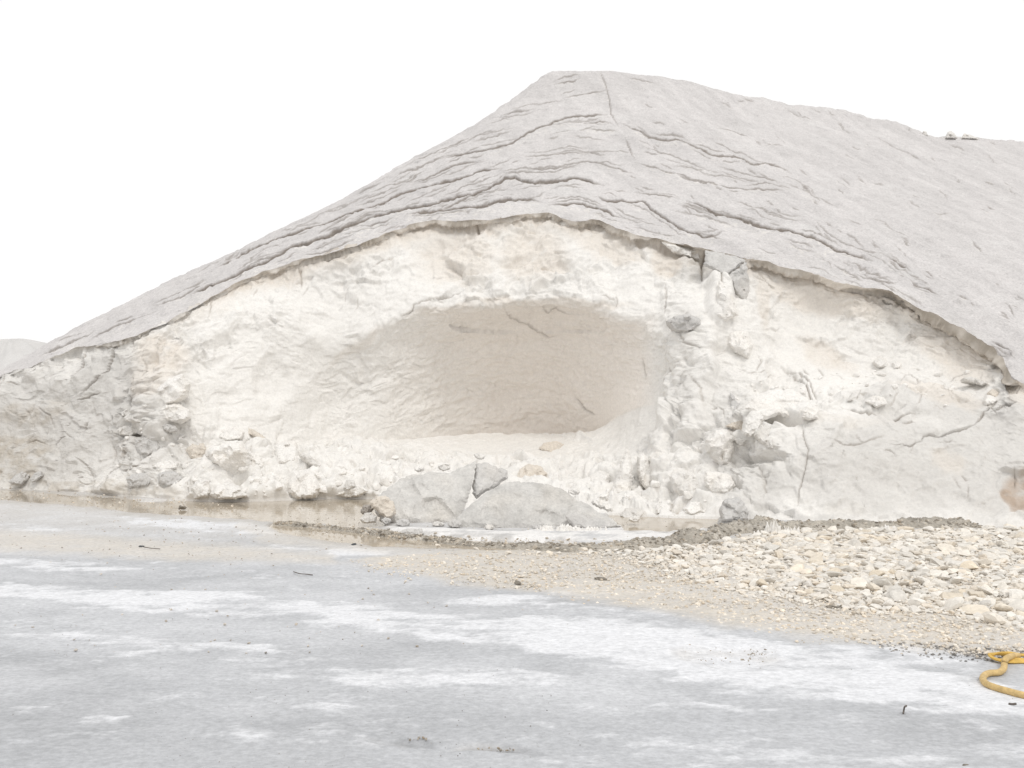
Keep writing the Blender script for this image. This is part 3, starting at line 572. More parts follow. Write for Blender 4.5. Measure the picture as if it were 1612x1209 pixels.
# terrain beyond and around (a few cm lower so nothing is coplanar)
tag(mesh_obj('terrain', [(-4000, -600, -.42), (4000, -600, -.42), (4000, 6000, -.42), (-4000, 6000, -.42)], [(0, 1, 2, 3)], M_GROUND, None, False, np.tile(greyc, (4, 1))), kind='structure')
wm = bpy.data.materials.new('brine'); wm.use_nodes = True; b = wm.node_tree.nodes['Principled BSDF']
b.inputs['Base Color'].default_value = (.47, .41, .33, 1); b.inputs['Roughness'].default_value = .06; b.inputs['IOR'].default_value = 1.36; b.inputs['Specular IOR Level'].default_value = .5
nz = wm.node_tree.nodes.new('ShaderNodeTexNoise'); nz.inputs['Scale'].default_value = 3; nz.inputs['Detail'].default_value = 4
mp = wm.node_tree.nodes.new('ShaderNodeMapping'); mp.inputs['Scale'].default_value = (.5, 1.6, 1); ge = wm.node_tree.nodes.new('ShaderNodeNewGeometry')
wm.node_tree.links.new(ge.outputs['Position'], mp.inputs[0]); wm.node_tree.links.new(mp.outputs[0], nz.inputs['Vector'])
bp = wm.node_tree.nodes.new('ShaderNodeBump'); bp.inputs['Strength'].default_value = .12; bp.inputs['Distance'].default_value = .02
wm.node_tree.links.new(nz.outputs['Fac'], bp.inputs['Height']); wm.node_tree.links.new(bp.outputs[0], b.inputs['Normal'])
tag(mesh_obj('water', [(-22, 11.2, -.035), (6, 11.2, -.035), (6, 26, -.035), (-22, 26, -.035)], [(0, 1, 2, 3)], wm, None, False), kind='structure')

# ------------------------------------------------------------------ mud banks
BANKP = []
def bank(name, label, pts, seed):
    """pts: (x, y_base, height_m, half width m) traced along the foot of the bank"""
    P = np.array(pts, float); n = 300; s = np.linspace(0, len(P) - 1, n)
    q = np.stack([np.interp(s, np.arange(len(P)), P[:, k]) for k in range(4)], 1)
    D = CH * F / (q[:, 1] - HY); X = (q[:, 0] - CX) / F * D; m = 22; V = []
    a = np.linspace(-1, 1, m); prof = np.clip(1 - np.abs(a) ** 2.2, 0, 1) ** .8
    for k in range(m):
        V.append(np.stack([X, D + (a[k] + 1) * q[:, 3], np.full(n, 0.) + prof[k] * q[:, 2] * .55], 1))
    V = np.array(V); f = V.reshape(-1, 3); nn = (fbm(f * 1.6, 4, seed) * .6 + fbm(f * 6, 4, seed + 5, gain=.65) * .6).reshape(m, n)
    V[..., 2] *= (1 + 1.2 * nn) * sstep(0, 12, np.minimum(np.arange(n), n - 1 - np.arange(n)))[None]; V[..., 2] -= .06 * (1 - prof)[:, None]
    V[..., 1] += .14 * nn
    rb = np.random.RandomState(seed); pk = V[2:16].reshape(-1, 3); BANKP.extend((p[0] + rb.uniform(-.04, .04), p[1], p[2], .012 + .04 * rb.random() ** 3) for p in pk[rb.choice(len(pk), 900)] if p[2] > -.01)
    cn = fbm(f * 2.5, 4, seed + 9); col = np.array([.46, .425, .37])[None] * (1 + .5 * cn)[:, None]
    pl = sstep(-.05, .4, fbm(f * [1.5, 3, 3], 5, seed + 11))[:, None]; col = col * (1 - .7 * pl) + np.array([.66, .62, .56]) * .7 * pl
    return tag(mesh_obj(name, f, grid_faces(m, n), M_MUD, None, True, col), kind='structure')
bank('mud_bank', '', [(1105, 860, .02, .2), (1125, 851, .16, .3), (1160, 842, .20, .4), (1215, 839, .27, .45), (1240, 837, .16, .4), (1300, 836, .17, .35), (1380, 833, .16, .3), (1430, 833, .17, .3), (1500, 832, .24, .3), (1530, 832, .18, .3), (1560, 832, .02, .2)], 501)
bank('mud_bank', '', [(690, 852, .01, .1), (760, 858, .015, .12), (830, 862, .05, .2), (900, 866, .05, .2), (950, 868, .12, .3), (1000, 868, .15, .3), (1050, 864, .17, .35), (1090, 858, .22, .45), (1130, 850, .12, .4), (1145, 846, .02, .3)], 521)
bank('mud_bank', '', [(430, 824, .01, .1), (455, 825, .035, .12), (500, 829, .02, .12), (550, 834, .01, .12), (600, 842, .06, .2), (650, 848, .03, .15), (700, 850, .03, .15), (730, 853, .01, .1)], 541)
bank('mud_bank', '', [(1570, 829, .02, .2), (1600, 828, .12, .3), (1650, 828, .2, .4), (1740, 828, .02, .3)], 561)

# ------------------------------------------------------------------ traced blocks
COLS = {'h': ((.62, .606, .582), .15), 'w': ((.83, .81, .78), .03), 'g': ((.60, .588, .572), .10), 't': ((.71, .655, .585), .06), 'd': ((.38, .35, .32), .15), 'm': ((.73, .71, .68), .05)}
def block(label, cat, c, pts, D=None, T=None, lean=None, name='salt_block', group=None, seed=None, fwd=.08, smooth=False, facet=1.):
    P = np.array(pts, float); seed = seed if seed is not None else int(P.sum()) % 997; rs = np.random.RandomState(seed)
    w_, h_ = P.max(0) - P.min(0); cx_, cy_ = P.mean(0)
    yb, yt = P[:, 1].max(), P[:, 1].min()
    if D is None:
        Db = surfD(cx_, yb - .15 * h_); Dt = surfD(cx_, yt + .15 * h_)
        hm = max(.15, h_ * .7 / F * Db)
        if lean is None: lean = float(np.clip((Dt - Db) / hm, 0, 1.1))
        D = surfD(cx_, cy_) - lean * (yb - cy_) * surfD(cx_, cy_) / F
        D -= fwd
    if lean is None: lean = .5
    px = D / F; size = math.sqrt(w_ * h_) * px
    if T is None: T = .34 * min(w_, h_) * px + .02
    # refine the outline
    R = []; sp = float(np.clip(min(w_, h_) / 14, 1.25, 3.4))
    for a, b_ in zip(P, np.roll(P, -1, 0)):
        n = max(1, int(np.hypot(*(b_ - a)) / sp)); nrm = np.array([-(b_ - a)[1], (b_ - a)[0]]); nrm /= np.hypot(*nrm) + 1e-9
        for k in range(n): R.append(a + (b_ - a) * k / n + (nrm * rs.normal(0, sp * .24) if k else 0))
    R = np.array(R); I = []
    gx_ = np.arange(P[:, 0].min(), P[:, 0].max(), sp); gy_ = np.arange(yt, yb, sp)
    G = np.array([(a + rs.uniform(-.35, .35) * sp, b_ + rs.uniform(-.35, .35) * sp) for a in gx_ for b_ in gy_])
    def edge(Q):
        d = np.full(len(Q), 1e9); ins = np.zeros(len(Q), bool)
        for a, b_ in zip(R, np.roll(R, -1, 0)):
            v = b_ - a; t = np.clip(((Q - a) @ v) / (v @ v + 1e-9), 0, 1); d = np.minimum(d, np.hypot(*(Q - a - t[:, None] * v).T))
            cc = ((a[1] > Q[:, 1]) != (b_[1] > Q[:, 1])); ins ^= cc & (Q[:, 0] < (b_[0] - a[0]) * (Q[:, 1] - a[1]) / (b_[1] - a[1] + 1e-12) + a[0])
        return d, ins
    if len(G):
        d, ins = edge(G); G = G[ins & (d > sp * .5)]
    nR = len(R); allp = [Vector(p) for p in R] + [Vector(p) for p in G]
    res = delaunay_2d_cdt(allp, [(k, (k + 1) % nR) for k in range(nR)], [], 1, 1e-6)
    V2 = np.array([tuple(v) for v in res[0]]); tris = [tuple(f) for f in res[2]]
    d, _ = edge(V2); dm_ = max(d.max(), 1e-3); e = np.clip(d / dm_, 0, 1)
    q3 = np.column_stack([V2 * px / size, np.full(len(V2), seed * .37)])
    _, _, fc, _ = worley(q3 * 2.2, seed, .08); _, _, fcb, _ = worley(q3 * 5, seed + 3, .12)
    f_ = T * .8 * (.85 * np.clip(e / .28, 0, 1) ** .7 + .15 * e) + facet * size * (.21 * fc + .07 * fcb) * np.clip(e * 4, 0, 1) + .03 * size * fbm(q3 * 6, 3, seed) + .014 * fbm(np.column_stack([V2 * px, np.full(len(V2), seed * .37)]) * 14, 3, seed + 2)
    Dv = D + lean * (yb - V2[:, 1]) * px + .45 * T - f_
    fr = to_world(V2[:, 0], V2[:, 1], Dv)
    # outline vertices of the CDT result (boundary) -> back ring
    edges = {}
    for t in tris:
        for k in range(len(t)): edges[(t[k], t[(k + 1) % len(t)])] = 1
    bd = [ed for ed in edges if (ed[1], ed[0]) not in edges]
    cen = fr.mean(0); back = {}; verts = [v for v in fr]
    for a, b_ in bd:
        for k in (a, b_):
            if k not in back:
                p = fr[k] + (cen - fr[k]) * .22; p = p + np.array([0, T * 1.1, -.1 * T]); back[k] = len(verts); verts.append(p)
    bc = len(verts); verts.append(cen + np.array([0, T * 1.7, 0]))
    faces = [t for t in tris]
    for a, b_ in bd: faces.append((b_, a, back[a], back[b_])); faces.append((back[b_], back[a], bc))
    V = np.array(verts); base = V.mean(0); base[2] = V[:, 2].min()
    c0_, var = COLS[c]; nn = fbm(V * 3.5, 4, seed + 20); n5 = fbm(V * 9, 3, seed + 40)
    col = np.array(c0_)[None] * (1 + var * 1.6 * nn + var * n5)[:, None] * (1 + rs.uniform(-.03, .02))
    tt = np.clip(fbm(V * 1.5, 3, seed + 60) + .0, 0, 1)[:, None] * .6; col = col * (1 - tt) + col * np.array([.97, .91, .83]) * tt
    o = mesh_obj(name, V - base, faces, M_BLOCK, None, smooth, col); o.location = base
    bm = bmesh.new(); bm.from_mesh(o.data); bmesh.ops.recalc_face_normals(bm, faces=bm.faces); bm.to_mesh(o.data); bm.free()
    if smooth:
        o.data.polygons.foreach_set('use_smooth', [True] * len(o.data.polygons))
    tag(o, label, cat, group, 'thing'); return o
B = lambda label, c, pts, cat='salt block', **k: block(label, cat, c, pts, **k)
# rubble left of the pool
B('largest white boulder with a tan overhanging underside, left of the cave mouth', 'w', [(322, 715), (335, 703), (358, 695), (380, 699), (391, 712), (394, 730), (392, 746), (369, 757), (350, 750), (335, 733)], cat='boulder', T=.42, lean=-.35, fwd=.5, name='salt_boulder')
B('heart-shaped cream block wedged against the left side of the largest boulder', 't', [(292, 708), (303, 698), (310, 701), (320, 697), (325, 707), (319, 723), (308, 732), (298, 719)], T=.18, lean=0, fwd=.2)
B('small pale block touching the right side of the largest boulder', 'w', [(393, 714), (404, 711), (416, 727), (415, 736), (402, 740), (392, 733)], T=.15)
B('thin tan slab sloping down to the right above the largest boulder', 't', [(374, 669), (390, 671), (405, 680), (419, 689), (412, 693), (396, 685), (381, 678)], cat='salt slab', name='salt_slab', T=.1)
B('white lump on top of the rubble above the largest boulder', 'w', [(340, 690), (352, 676), (370, 672), (385, 680), (380, 692), (358, 695)], T=.2, fwd=0.20)
B('long tan-bottomed slab tilted down to the right at the left edge of the apron', 'm', [(470, 716), (478, 713), (487, 716), (498, 728), (514, 738), (522, 750), (516, 756), (502, 745), (488, 733), (476, 728)], cat='salt slab', name='salt_slab', T=.16, lean=-.2, fwd=.25)
B('square white block left of the tilted slab under the cave corner', 'w', [(433, 700), (450, 692), (467, 697), (470, 716), (467, 730), (440, 733), (432, 718)], T=.28, fwd=0.20)
B('white block standing at the water below the square block', 'w', [(452, 760), (462, 742), (485, 738), (500, 748), (508, 768), (498, 784), (470, 786), (455, 778)], T=.3, fwd=0.20)
B('low white wedge with its foot in the pool below the largest boulder', 'w', [(330, 778), (340, 762), (362, 757), (380, 768), (392, 782), (365, 786), (340, 786)], T=.25, fwd=0.20)
B('white block with a dark foot left of the low wedge', 'w', [(300, 768), (312, 752), (330, 752), (336, 768), (330, 784), (306, 786)], T=.22)
B('broad white lump between the largest boulder and the block at the water', 'w', [(395, 755), (410, 742), (432, 738), (446, 750), (448, 772), (430, 786), (402, 782)], T=.3, fwd=0.20)
B('flat white slab lying at the far waterline of the pool', 'w', [(528, 779), (545, 768), (570, 765), (580, 773), (566, 781), (545, 784)], cat='salt slab', name='salt_slab', T=.15)
B('small grey-white block behind the flat waterline slab', 'm', [(540, 768), (546, 755), (558, 756), (560, 766), (548, 772)], T=.1)
B('tan lump on the white apron just above the large domed slab', 't', [(812, 752), (818, 738), (832, 730), (852, 734), (862, 746), (850, 760), (828, 762)], T=.2, fwd=.12)
B('small pale lump left of the tan lump above the domed slab', 'm', [(796, 742), (804, 728), (814, 726), (816, 740), (806, 752)], T=.12)
B('flat tan block half sunk in the smooth apron below the cave centre', 't', [(848, 706), (856, 697), (876, 694), (894, 702), (892, 712), (868, 715)], T=.14)
# large grey slabs in front of the cave
B('large grey slab of crust leaning back in front of the cave, left one', 'h', [(582, 790), (608, 772), (629, 754), (648, 747), (663, 747), (676, 742), (707, 745), (733, 733), (749, 725), (747, 746), (744, 762), (731, 803), (722, 826), (661, 829), (624, 826), (600, 822)], cat='crust slab', name='crust_slab', D=14.15, lean=1.0, T=.16, facet=.55)
B('grey block standing in the notch between the two large leaning slabs', 'g', [(748, 730), (765, 728), (778, 733), (799, 741), (800, 752), (778, 769), (765, 774), (750, 786), (743, 776), (745, 755)], cat='crust slab', name='crust_slab', D=14.7, lean=.9, T=.18, facet=.5)
B('widest grey domed slab of crust in front of the cave, right of the notch', 'h', [(722, 812), (740, 795), (765, 776), (785, 764), (803, 758), (839, 759), (868, 764), (891, 773), (904, 786), (928, 795), (941, 806), (962, 816), (978, 831), (940, 836), (878, 836), (800, 836), (730, 832), (712, 824)], cat='crust slab', name='crust_slab', D=13.55, lean=1.1, T=.2, facet=.5)
B('low grey slab lying at the right foot of the domed slab', 'g', [(888, 812), (905, 808), (930, 812), (956, 819), (981, 829), (951, 834), (904, 832)], cat='crust slab', name='crust_slab', D=13.35, lean=.6, T=.12, facet=.4)
B('tan boulder propped against the left end of the large leaning slabs', 't', [(580, 793), (593, 781), (607, 780), (620, 790), (624, 808), (611, 818), (598, 810)], cat='boulder', name='salt_boulder', D=14.0, lean=.3, T=.16)
B('dark grey stone at the far left tip of the large slabs', 'd', [(567, 806), (572, 795), (583, 794), (589, 801), (582, 811), (571, 810)], cat='stone', name='stone', D=14.2, lean=.3, T=.1)
B('pale lump half in the water below the dark grey stone', 'm', [(566, 818), (574, 808), (584, 806), (594, 813), (592, 823), (572, 824)], D=14.0, lean=.3, T=.1)
B('thin grey plate on the salt rim in front of the left leaning slab', 'g', [(625, 839), (640, 832), (664, 832), (668, 841), (645, 845), (628, 845)], cat='crust slab', name='crust_slab', D=12.85, lean=.6, T=.05)
for k_, (x_, y_, w__, c_, d_, l_) in enumerate([(608, 824, 9, 'g', 13.85, 'at the left foot of the left leaning slab'), (636, 829, 12, 'g', 13.7, 'below the middle of the left leaning slab'), (690, 829, 9, 'm', 13.7, 'below the right part of the left leaning slab'), (716, 830, 11, 'g', 13.5, 'under the notch between the leaning slabs'),
        (770, 834, 8, 'm', 13.3, 'at the left foot of the domed slab'), (846, 835, 10, 'g', 13.25, 'at the middle of the domed slab foot'), (870, 834, 6, 'g', 13.25, 'just right of the middle of the domed slab foot'), (1000, 822, 10, 'w', 14.2, 'in the water right of the domed slab'), (755, 722, 9, 'm', 15.4, 'on the crest behind the grey notch block'), (700, 740, 11, 'w', 15.6, 'behind the top edge of the left leaning slab'), (905, 778, 10, 'w', 15.0, 'behind the right shoulder of the domed slab'), (660, 742, 9, 'w', 15.6, 'behind the left top of the left leaning slab')]):
    r_ = random.Random(k_ + 50); n_ = 7
    B('small broken lump ' + l_, c_, [(x_ + w__ * (1 + r_.uniform(-.3, .2)) * math.cos(6.283 * q / n_), y_ - w__ * .45 + w__ * .62 * (1 + r_.uniform(-.3, .2)) * math.sin(6.283 * q / n_)) for q in range(n_)], D=d_, lean=.4, T=w__ * .006 + .03)
B('large white slab tilted up to the left in the rubble right of the pinnacle', 'w', [(1060, 772), (1052, 748), (1064, 738), (1088, 742), (1104, 756), (1100, 778), (1078, 786)], cat='salt slab', name='salt_slab', T=.2, fwd=.22, lean=.5)
B('broad white slab below the big hanging boulder', 'w', [(1110, 742), (1128, 742), (1150, 748), (1158, 764), (1146, 778), (1122, 776), (1108, 762)], cat='salt slab', name='salt_slab', T=.18, fwd=.15, lean=.6)
B('white block leaning on the left of the pinnacle foot', 'w', [(928, 752), (944, 740), (960, 746), (958, 764), (942, 772), (930, 766)], T=.18, fwd=.18)
# right of the cave mouth
B('tall narrow salt pinnacle in the rubble right of the grey domed slab', 'w', [(987, 706), (980, 719), (975, 742), (959, 778), (961, 796), (978, 800), (993, 776), (996, 740), (994, 720)], cat='salt pinnacle', name='salt_pinnacle', T=.22, lean=.7, fwd=0.25)
B('rounded upright slab just right of the narrow pinnacle', 'w', [(1003, 718), (1012, 712), (1020, 722), (1029, 742), (1031, 762), (1021, 775), (1009, 763), (1003, 742)], T=.2, cat='salt slab', name='salt_slab', lean=.7, fwd=0.25)
B('flat-topped white block above and right of the upright slab', 'w', [(1021, 722), (1032, 711), (1046, 713), (1069, 729), (1056, 741), (1036, 741), (1028, 733)], T=.2, fwd=0.25)
B('white wedge at the foot of the narrow pinnacle beside the grey slab', 'w', [(929, 791), (944, 779), (960, 768), (957, 788), (968, 806), (946, 802)], D=14.1, lean=.7, T=.1)
B('grey-white blocks lump at the pool below the pinnacle', 'm', [(975, 812), (985, 800), (1005, 798), (1018, 806), (1022, 820), (985, 822)], T=.18)
B('dark-footed white lump at the right end of the pool', 'w', [(1075, 800), (1088, 790), (1102, 790), (1106, 806), (1090, 812), (1076, 809)], T=.2)
B('round white lump left of the dark-footed lump by the pool', 'w', [(1032, 800), (1042, 788), (1056, 790), (1058, 804), (1046, 812), (1034, 809)], T=.2)
B('big round hanging boulder right of the cave, left of the dark hole', 'w', [(1112, 708), (1111, 692), (1126, 677), (1145, 676), (1154, 686), (1158, 708), (1151, 733), (1134, 736), (1124, 726)], cat='boulder', name='salt_boulder', T=.34, lean=.0, fwd=.32)
B('upright pale block beside the dark hole', 'w', [(1172, 660), (1181, 648), (1192, 645), (1204, 656), (1201, 667), (1196, 684), (1182, 689), (1169, 683)], T=.22, fwd=.5)
B('tilted white slab directly below the dark hole', 'm', [(1187, 684), (1197, 668), (1212, 670), (1221, 682), (1219, 706), (1208, 707), (1198, 698)], cat='salt slab', name='salt_slab', T=.18, fwd=.3)
B('bright thin chip below the upright pale block', 'w', [(1154, 692), (1165, 689), (1177, 692), (1174, 700), (1164, 704)], T=.08, cat='salt chip', name='salt_chip')
B('tan shard leaning against the upright pale block', 't', [(1141, 671), (1158, 663), (1172, 658), (1170, 684), (1156, 676)], T=.1, cat='salt shard', name='salt_shard', fwd=.1)
B('long grey shard pointing up above the tan shard', 'g', [(1149, 617), (1155, 622), (1166, 640), (1171, 657), (1158, 657), (1151, 640)], T=.1, cat='salt shard', name='salt_shard', fwd=.1)
B('grey block at the foot of the slope behind the mud bank', 'g', [(1132, 804), (1141, 786), (1164, 782), (1172, 792), (1179, 808), (1174, 822), (1136, 822)], T=.22, cat='crust block', name='crust_block', D=13.9, lean=.6)
B('grey block with a shaded underside hanging right of the cave roof', 'g', [(1048, 506), (1062, 497), (1085, 494), (1105, 503), (1107, 513), (1082, 526), (1063, 523)], T=.36, lean=-.3, fwd=.4, cat='crust block', name='crust_block')
B('white boulder below and right of the hanging grey block', 'w', [(1147, 526), (1158, 520), (1178, 523), (1186, 545), (1180, 567), (1160, 556), (1145, 542)], T=.25, cat='boulder', name='salt_boulder', fwd=.12)
B('square grey plate of crust just under the lip, right of the vertical split', 'g', [(1110, 394), (1124, 396), (1152, 402), (1174, 410), (1158, 425), (1140, 436), (1122, 425), (1109, 418)], T=.16, cat='crust slab', name='crust_slab', fwd=.2, lean=.7, facet=.3)
B('tall grey pillar below the square crust plate', 'g', [(1141, 437), (1158, 425), (1175, 412), (1180, 447), (1179, 484), (1162, 470), (1150, 455)], T=.22, cat='salt pillar', name='salt_pillar', lean=.1, fwd=.12)
B('pale pointed wedge left of the tall grey pillar', 'w', [(1132, 440), (1144, 450), (1153, 464), (1163, 496), (1143, 505), (1127, 498), (1128, 465)], T=.18, cat='salt wedge', name='salt_wedge', fwd=.1)
B('bright plate under the crust lip left of the vertical split', 'w', [(1042, 381), (1060, 385), (1100, 396), (1103, 410), (1082, 404), (1060, 398)], T=.1, cat='salt slab', name='salt_slab', fwd=.12)
B('white brow of salt over the small dark hole', 'w', [(1172, 642), (1186, 624), (1212, 614), (1248, 613), (1272, 628), (1281, 642), (1264, 655), (1243, 658), (1226, 653), (1205, 661), (1190, 652)], T=.16, lean=.9, fwd=.3, cat='salt boulder', name='salt_boulder', facet=.45)
B('white block at the right corner of the dark hole', 'w', [(1262, 645), (1272, 640), (1290, 645), (1288, 658), (1275, 662), (1261, 658)], T=.15, D=15.7)
B('grey shard pointing up in the rubble of the right hollow', 'm', [(1334, 631), (1343, 617), (1357, 612), (1352, 622), (1347, 632)], T=.1, cat='salt shard', name='salt_shard')
B('highest small white block on the floor of the right hollow', 'w', [(1374, 570), (1384, 560), (1394, 564), (1401, 577), (1385, 579)], T=.12)
B('small bright cube right of the highest block in the right hollow', 'w', [(1405, 571), (1412, 567), (1419, 571), (1418, 579), (1408, 580)], T=.08)
B('flat slab sticking out at the right end of the hollow', 'm', [(1516, 595), (1530, 593), (1547, 600), (1558, 604), (1546, 608), (1530, 603), (1518, 600)], T=.2, lean=0, fwd=.3, cat='salt slab', name='salt_slab')
B('pale cube between the flat slab and the grey slope', 'w', [(1549, 630), (1553, 621), (1565, 624), (1571, 631), (1563, 637), (1552, 638)], T=.12)
B('small tan block left of the pale cube at the hollow end', 't', [(1556, 618), (1563, 612), (1573, 618), (1571, 627), (1560, 626)], T=.1)
B('grey wedge in the middle of the right hollow rubble', 'm', [(1440, 608), (1450, 598), (1463, 604), (1466, 616), (1452, 620)], T=.12)
B('white slab below the grey shard of the right hollow', 'w', [(1362, 632), (1375, 622), (1392, 626), (1398, 636), (1380, 642)], T=.12, cat='salt slab', name='salt_slab')
B('thin chip near the left end of the right hollow', 'w', [(1308, 612), (1318, 606), (1330, 608), (1324, 616), (1312, 617)], T=.08, cat='salt chip', name='salt_chip')
# crumbled patch at the left
B('big white block high in the crumbled patch on the left', 'w', [(250, 628), (243, 612), (262, 598), (285, 588), (299, 604), (293, 625), (276, 637), (258, 640)], T=.25, fwd=0.15)
B('rounded white block under the big one in the left crumbled patch', 'w', [(246, 648), (262, 636), (282, 636), (298, 645), (300, 658), (285, 668), (262, 664)], T=.25, fwd=0.15)
B('small leaning slab at the left of the crumbled patch', 'm', [(194, 648), (200, 643), (212, 655), (206, 662), (198, 656)], T=.08, cat='salt slab', name='salt_slab')
B('long slab lying above the dark gap in the crumbled patch', 'm', [(194, 657), (205, 650), (222, 650), (242, 656), (236, 667), (214, 666), (198, 664)], T=.16, cat='salt slab', name='salt_slab', fwd=0.15)
B('flat slab below the dark gap in the crumbled patch', 'm', [(184, 676), (196, 670), (217, 670), (221, 681), (205, 687), (188, 684)], T=.16, cat='salt slab', name='salt_slab', fwd=0.15)
B('grey flat stone right of the long slab in the crumbled patch', 'g', [(254, 669), (264, 666), (277, 670), (281, 678), (268, 682), (258, 678)], T=.12, cat='crust block', name='crust_block', fwd=.06)
B('large grey face stone in the middle of the crumbled patch', 'g', [(212, 690), (228, 686), (243, 690), (260, 706), (256, 716), (232, 719), (215, 714)], T=.2, cat='crust block', name='crust_block', fwd=0.12)
B('rounded grey stone at the foot of the crumbled patch, right one', 'g', [(247, 747), (258, 741), (276, 742), (288, 753), (278, 764), (262, 767), (250, 760)], T=.18, cat='crust block', name='crust_block', fwd=.05)
B('flat grey stone at the foot of the crumbled patch, left one', 'g', [(198, 752), (215, 744), (236, 744), (246, 755), (232, 767), (204, 769)], T=.2, cat='crust block', name='crust_block', fwd=.05)
B('white lump above the rounded grey foot stone', 'w', [(240, 735), (248, 726), (268, 722), (281, 728), (278, 738), (258, 741)], T=.15, fwd=0.12)
B('leftmost grey shard leaning at the foot of the heap', 'g', [(12, 759), (24, 748), (36, 742), (47, 748), (42, 757), (34, 764), (20, 763)], T=.1, cat='crust shard', name='crust_shard', fwd=.2)
B('second grey shard leaning beside the leftmost one at the foot of the heap', 'g', [(47, 755), (54, 745), (64, 741), (68, 748), (58, 756), (50, 760)], T=.1, cat='crust shard', name='crust_shard', fwd=.2)
# crest
B('sharp grey block perched on the left corner of the summit', 'g', [(862, 122), (872, 117), (884, 118), (882, 126), (868, 129)], T=.2, cat='crust block', name='crust_block', D=34.4, lean=.3)
B('pointed lump standing on the right-hand ridge', 'm', [(1488, 218), (1492, 208), (1498, 206), (1504, 212), (1508, 218)], T=.2, cat='salt lump', name='salt_lump', D=40.6, lean=.3)
B('low pale lump right of the pointed one on the ridge', 'm', [(1512, 219), (1518, 210), (1528, 212), (1542, 219)], T=.2, cat='salt lump', name='salt_lump', D=41, lean=.3)
B('tiny upright lump left of the pointed one on the ridge', 'm', [(1451, 214), (1454, 206), (1458, 207), (1462, 214)], T=.1, cat='salt lump', name='salt_lump', D=40, lean=.2)

# ------------------------------------------------------------------ chunks, cobbles, pebbles
def chunk_template(seed, sub=2, flat_=.7, rough_=.35, fac=.3):
    bm = bmesh.new(); bmesh.ops.create_icosphere(bm, subdivisions=sub, radius=1)
    V = np.array([tuple(v.co) for v in bm.verts]); rs = np.random.RandomState(seed)
    # cut by random planes -> flat facets
    for _ in range(13):
        n = rs.normal(size=3); n /= np.linalg.norm(n); d = rs.uniform(.42, .8); s = V @ n; k = s > d; V[k] -= np.outer(s[k] - d, n)
    V *= 1 + .08 * fbm(V * 1.7 + seed, 2, seed)[:, None]
    V *= np.array([1, rs.uniform(.65, .95), flat_ * rs.uniform(.75, 1.15)])
    for v, c in zip(bm.verts, V): v.co = c
    me = bpy.data.meshes.new('t'); bm.to_mesh(me); bm.free(); return me
def rot_e(r): return (r.uniform(-.5, .5), r.uniform(-.5, .5), r.uniform(0, 6.28))
def scatter(name, label, cat, group, n, region, mat, smin, smax, seed, tm):
    r = random.Random(seed); k = 0; t = 0
    while k < n and t < n * 20:
        t += 1; x0, y0, x1, y1 = r.choice(region); x = r.uniform(x0, x1); y = r.uniform(y0, y1)
        c = int(np.clip(np.searchsorted(xs, x), 1, NC - 1)); co = Pf2[1:, c]; yy = HY - F * (co[:, 2] - CH) / co[:, 1]; j = int(np.argmin(np.abs(yy - y)))
        if abs(yy[j] - y) > 2 or j > len(co) - 60: continue
        p = co[j]
        if p[2] < .0: continue
        s = smin + (smax - smin) * r.random() ** 3
        o = bpy.data.objects.new(name, r.choice(tm)); COL.objects.link(o)
        o.location = (p[0], p[1] - .15 * s, p[2] + .1 * s); o.rotation_euler = rot_e(r); o.scale = (s, s, s); tag(o, label, cat, group); k += 1
M_CHUNK = material('salt_chunk_white', base=(.83, .81, .78), cvar=.05, cscale=9, bumps=((14, .6, .012), (50, .5, .004)))
tmW = [chunk_template(700 + k) for k in range(9)]
for m_ in tmW: m_.materials.append(M_CHUNK)
scatter('salt_chunk', 'small broken chunk of white salt lying on the rubble below the cave', 'salt chunk', 'small chunks on the rubble below the cave', 130, [(300, 700, 470, 783), (300, 745, 620, 783), (940, 720, 1130, 808), (480, 715, 700, 780)], M_CHUNK, .03, .17, 71, tmW)
scatter('salt_chunk', 'small broken chunk of salt on the ledge of the right hollow', 'salt chunk', 'small chunks on the ledge of the right hollow', 60, [(1280, 585, 1560, 640), (1150, 600, 1290, 640)], M_CHUNK, .03, .12, 72, tmW)
scatter('salt_chunk', 'small broken piece in the crumbled patch at the left of the heap', 'salt chunk', 'small pieces in the left crumbled patch', 45, [(185, 635, 300, 770)], M_CHUNK, .03, .13, 73, tmW)

# cobbles
def lo_c(x): return float(np.interp(x, [880, 960, 1050, 1150, 1250, 1320, 1480, 1560, 1612, 2100], [868, 880, 905, 935, 948, 960, 966, 985, 992, 1010]))
def up_c(x): return float(np.interp(x, [880, 1000, 1120, 1200, 1300, 1700, 2100], [868, 866, 858, 842, 836, 832, 815]))
rc = random.Random(5); cand = []; gridh = {}
tmC = [chunk_template(800 + k, 2, .5) for k in range(10)]
tmF = [chunk_template(840 + k, 1, .6) for k in range(6)]
for m_ in tmC: m_.materials.append(M_COBBLE)
def try_stone(x, D, s, ov):
    cs = .12; i, j = int(x // cs), int(D // cs)
    for a in range(-2, 3):
        for b2 in range(-2, 3):
            for (x2, d2, s2) in gridh.get((i + a, j + b2), ()):
                if (x2 - x) ** 2 + (d2 - D) ** 2 < ((s + s2) * ov) ** 2: return False
    gridh.setdefault((i, j), []).append((x, D, s)); return True
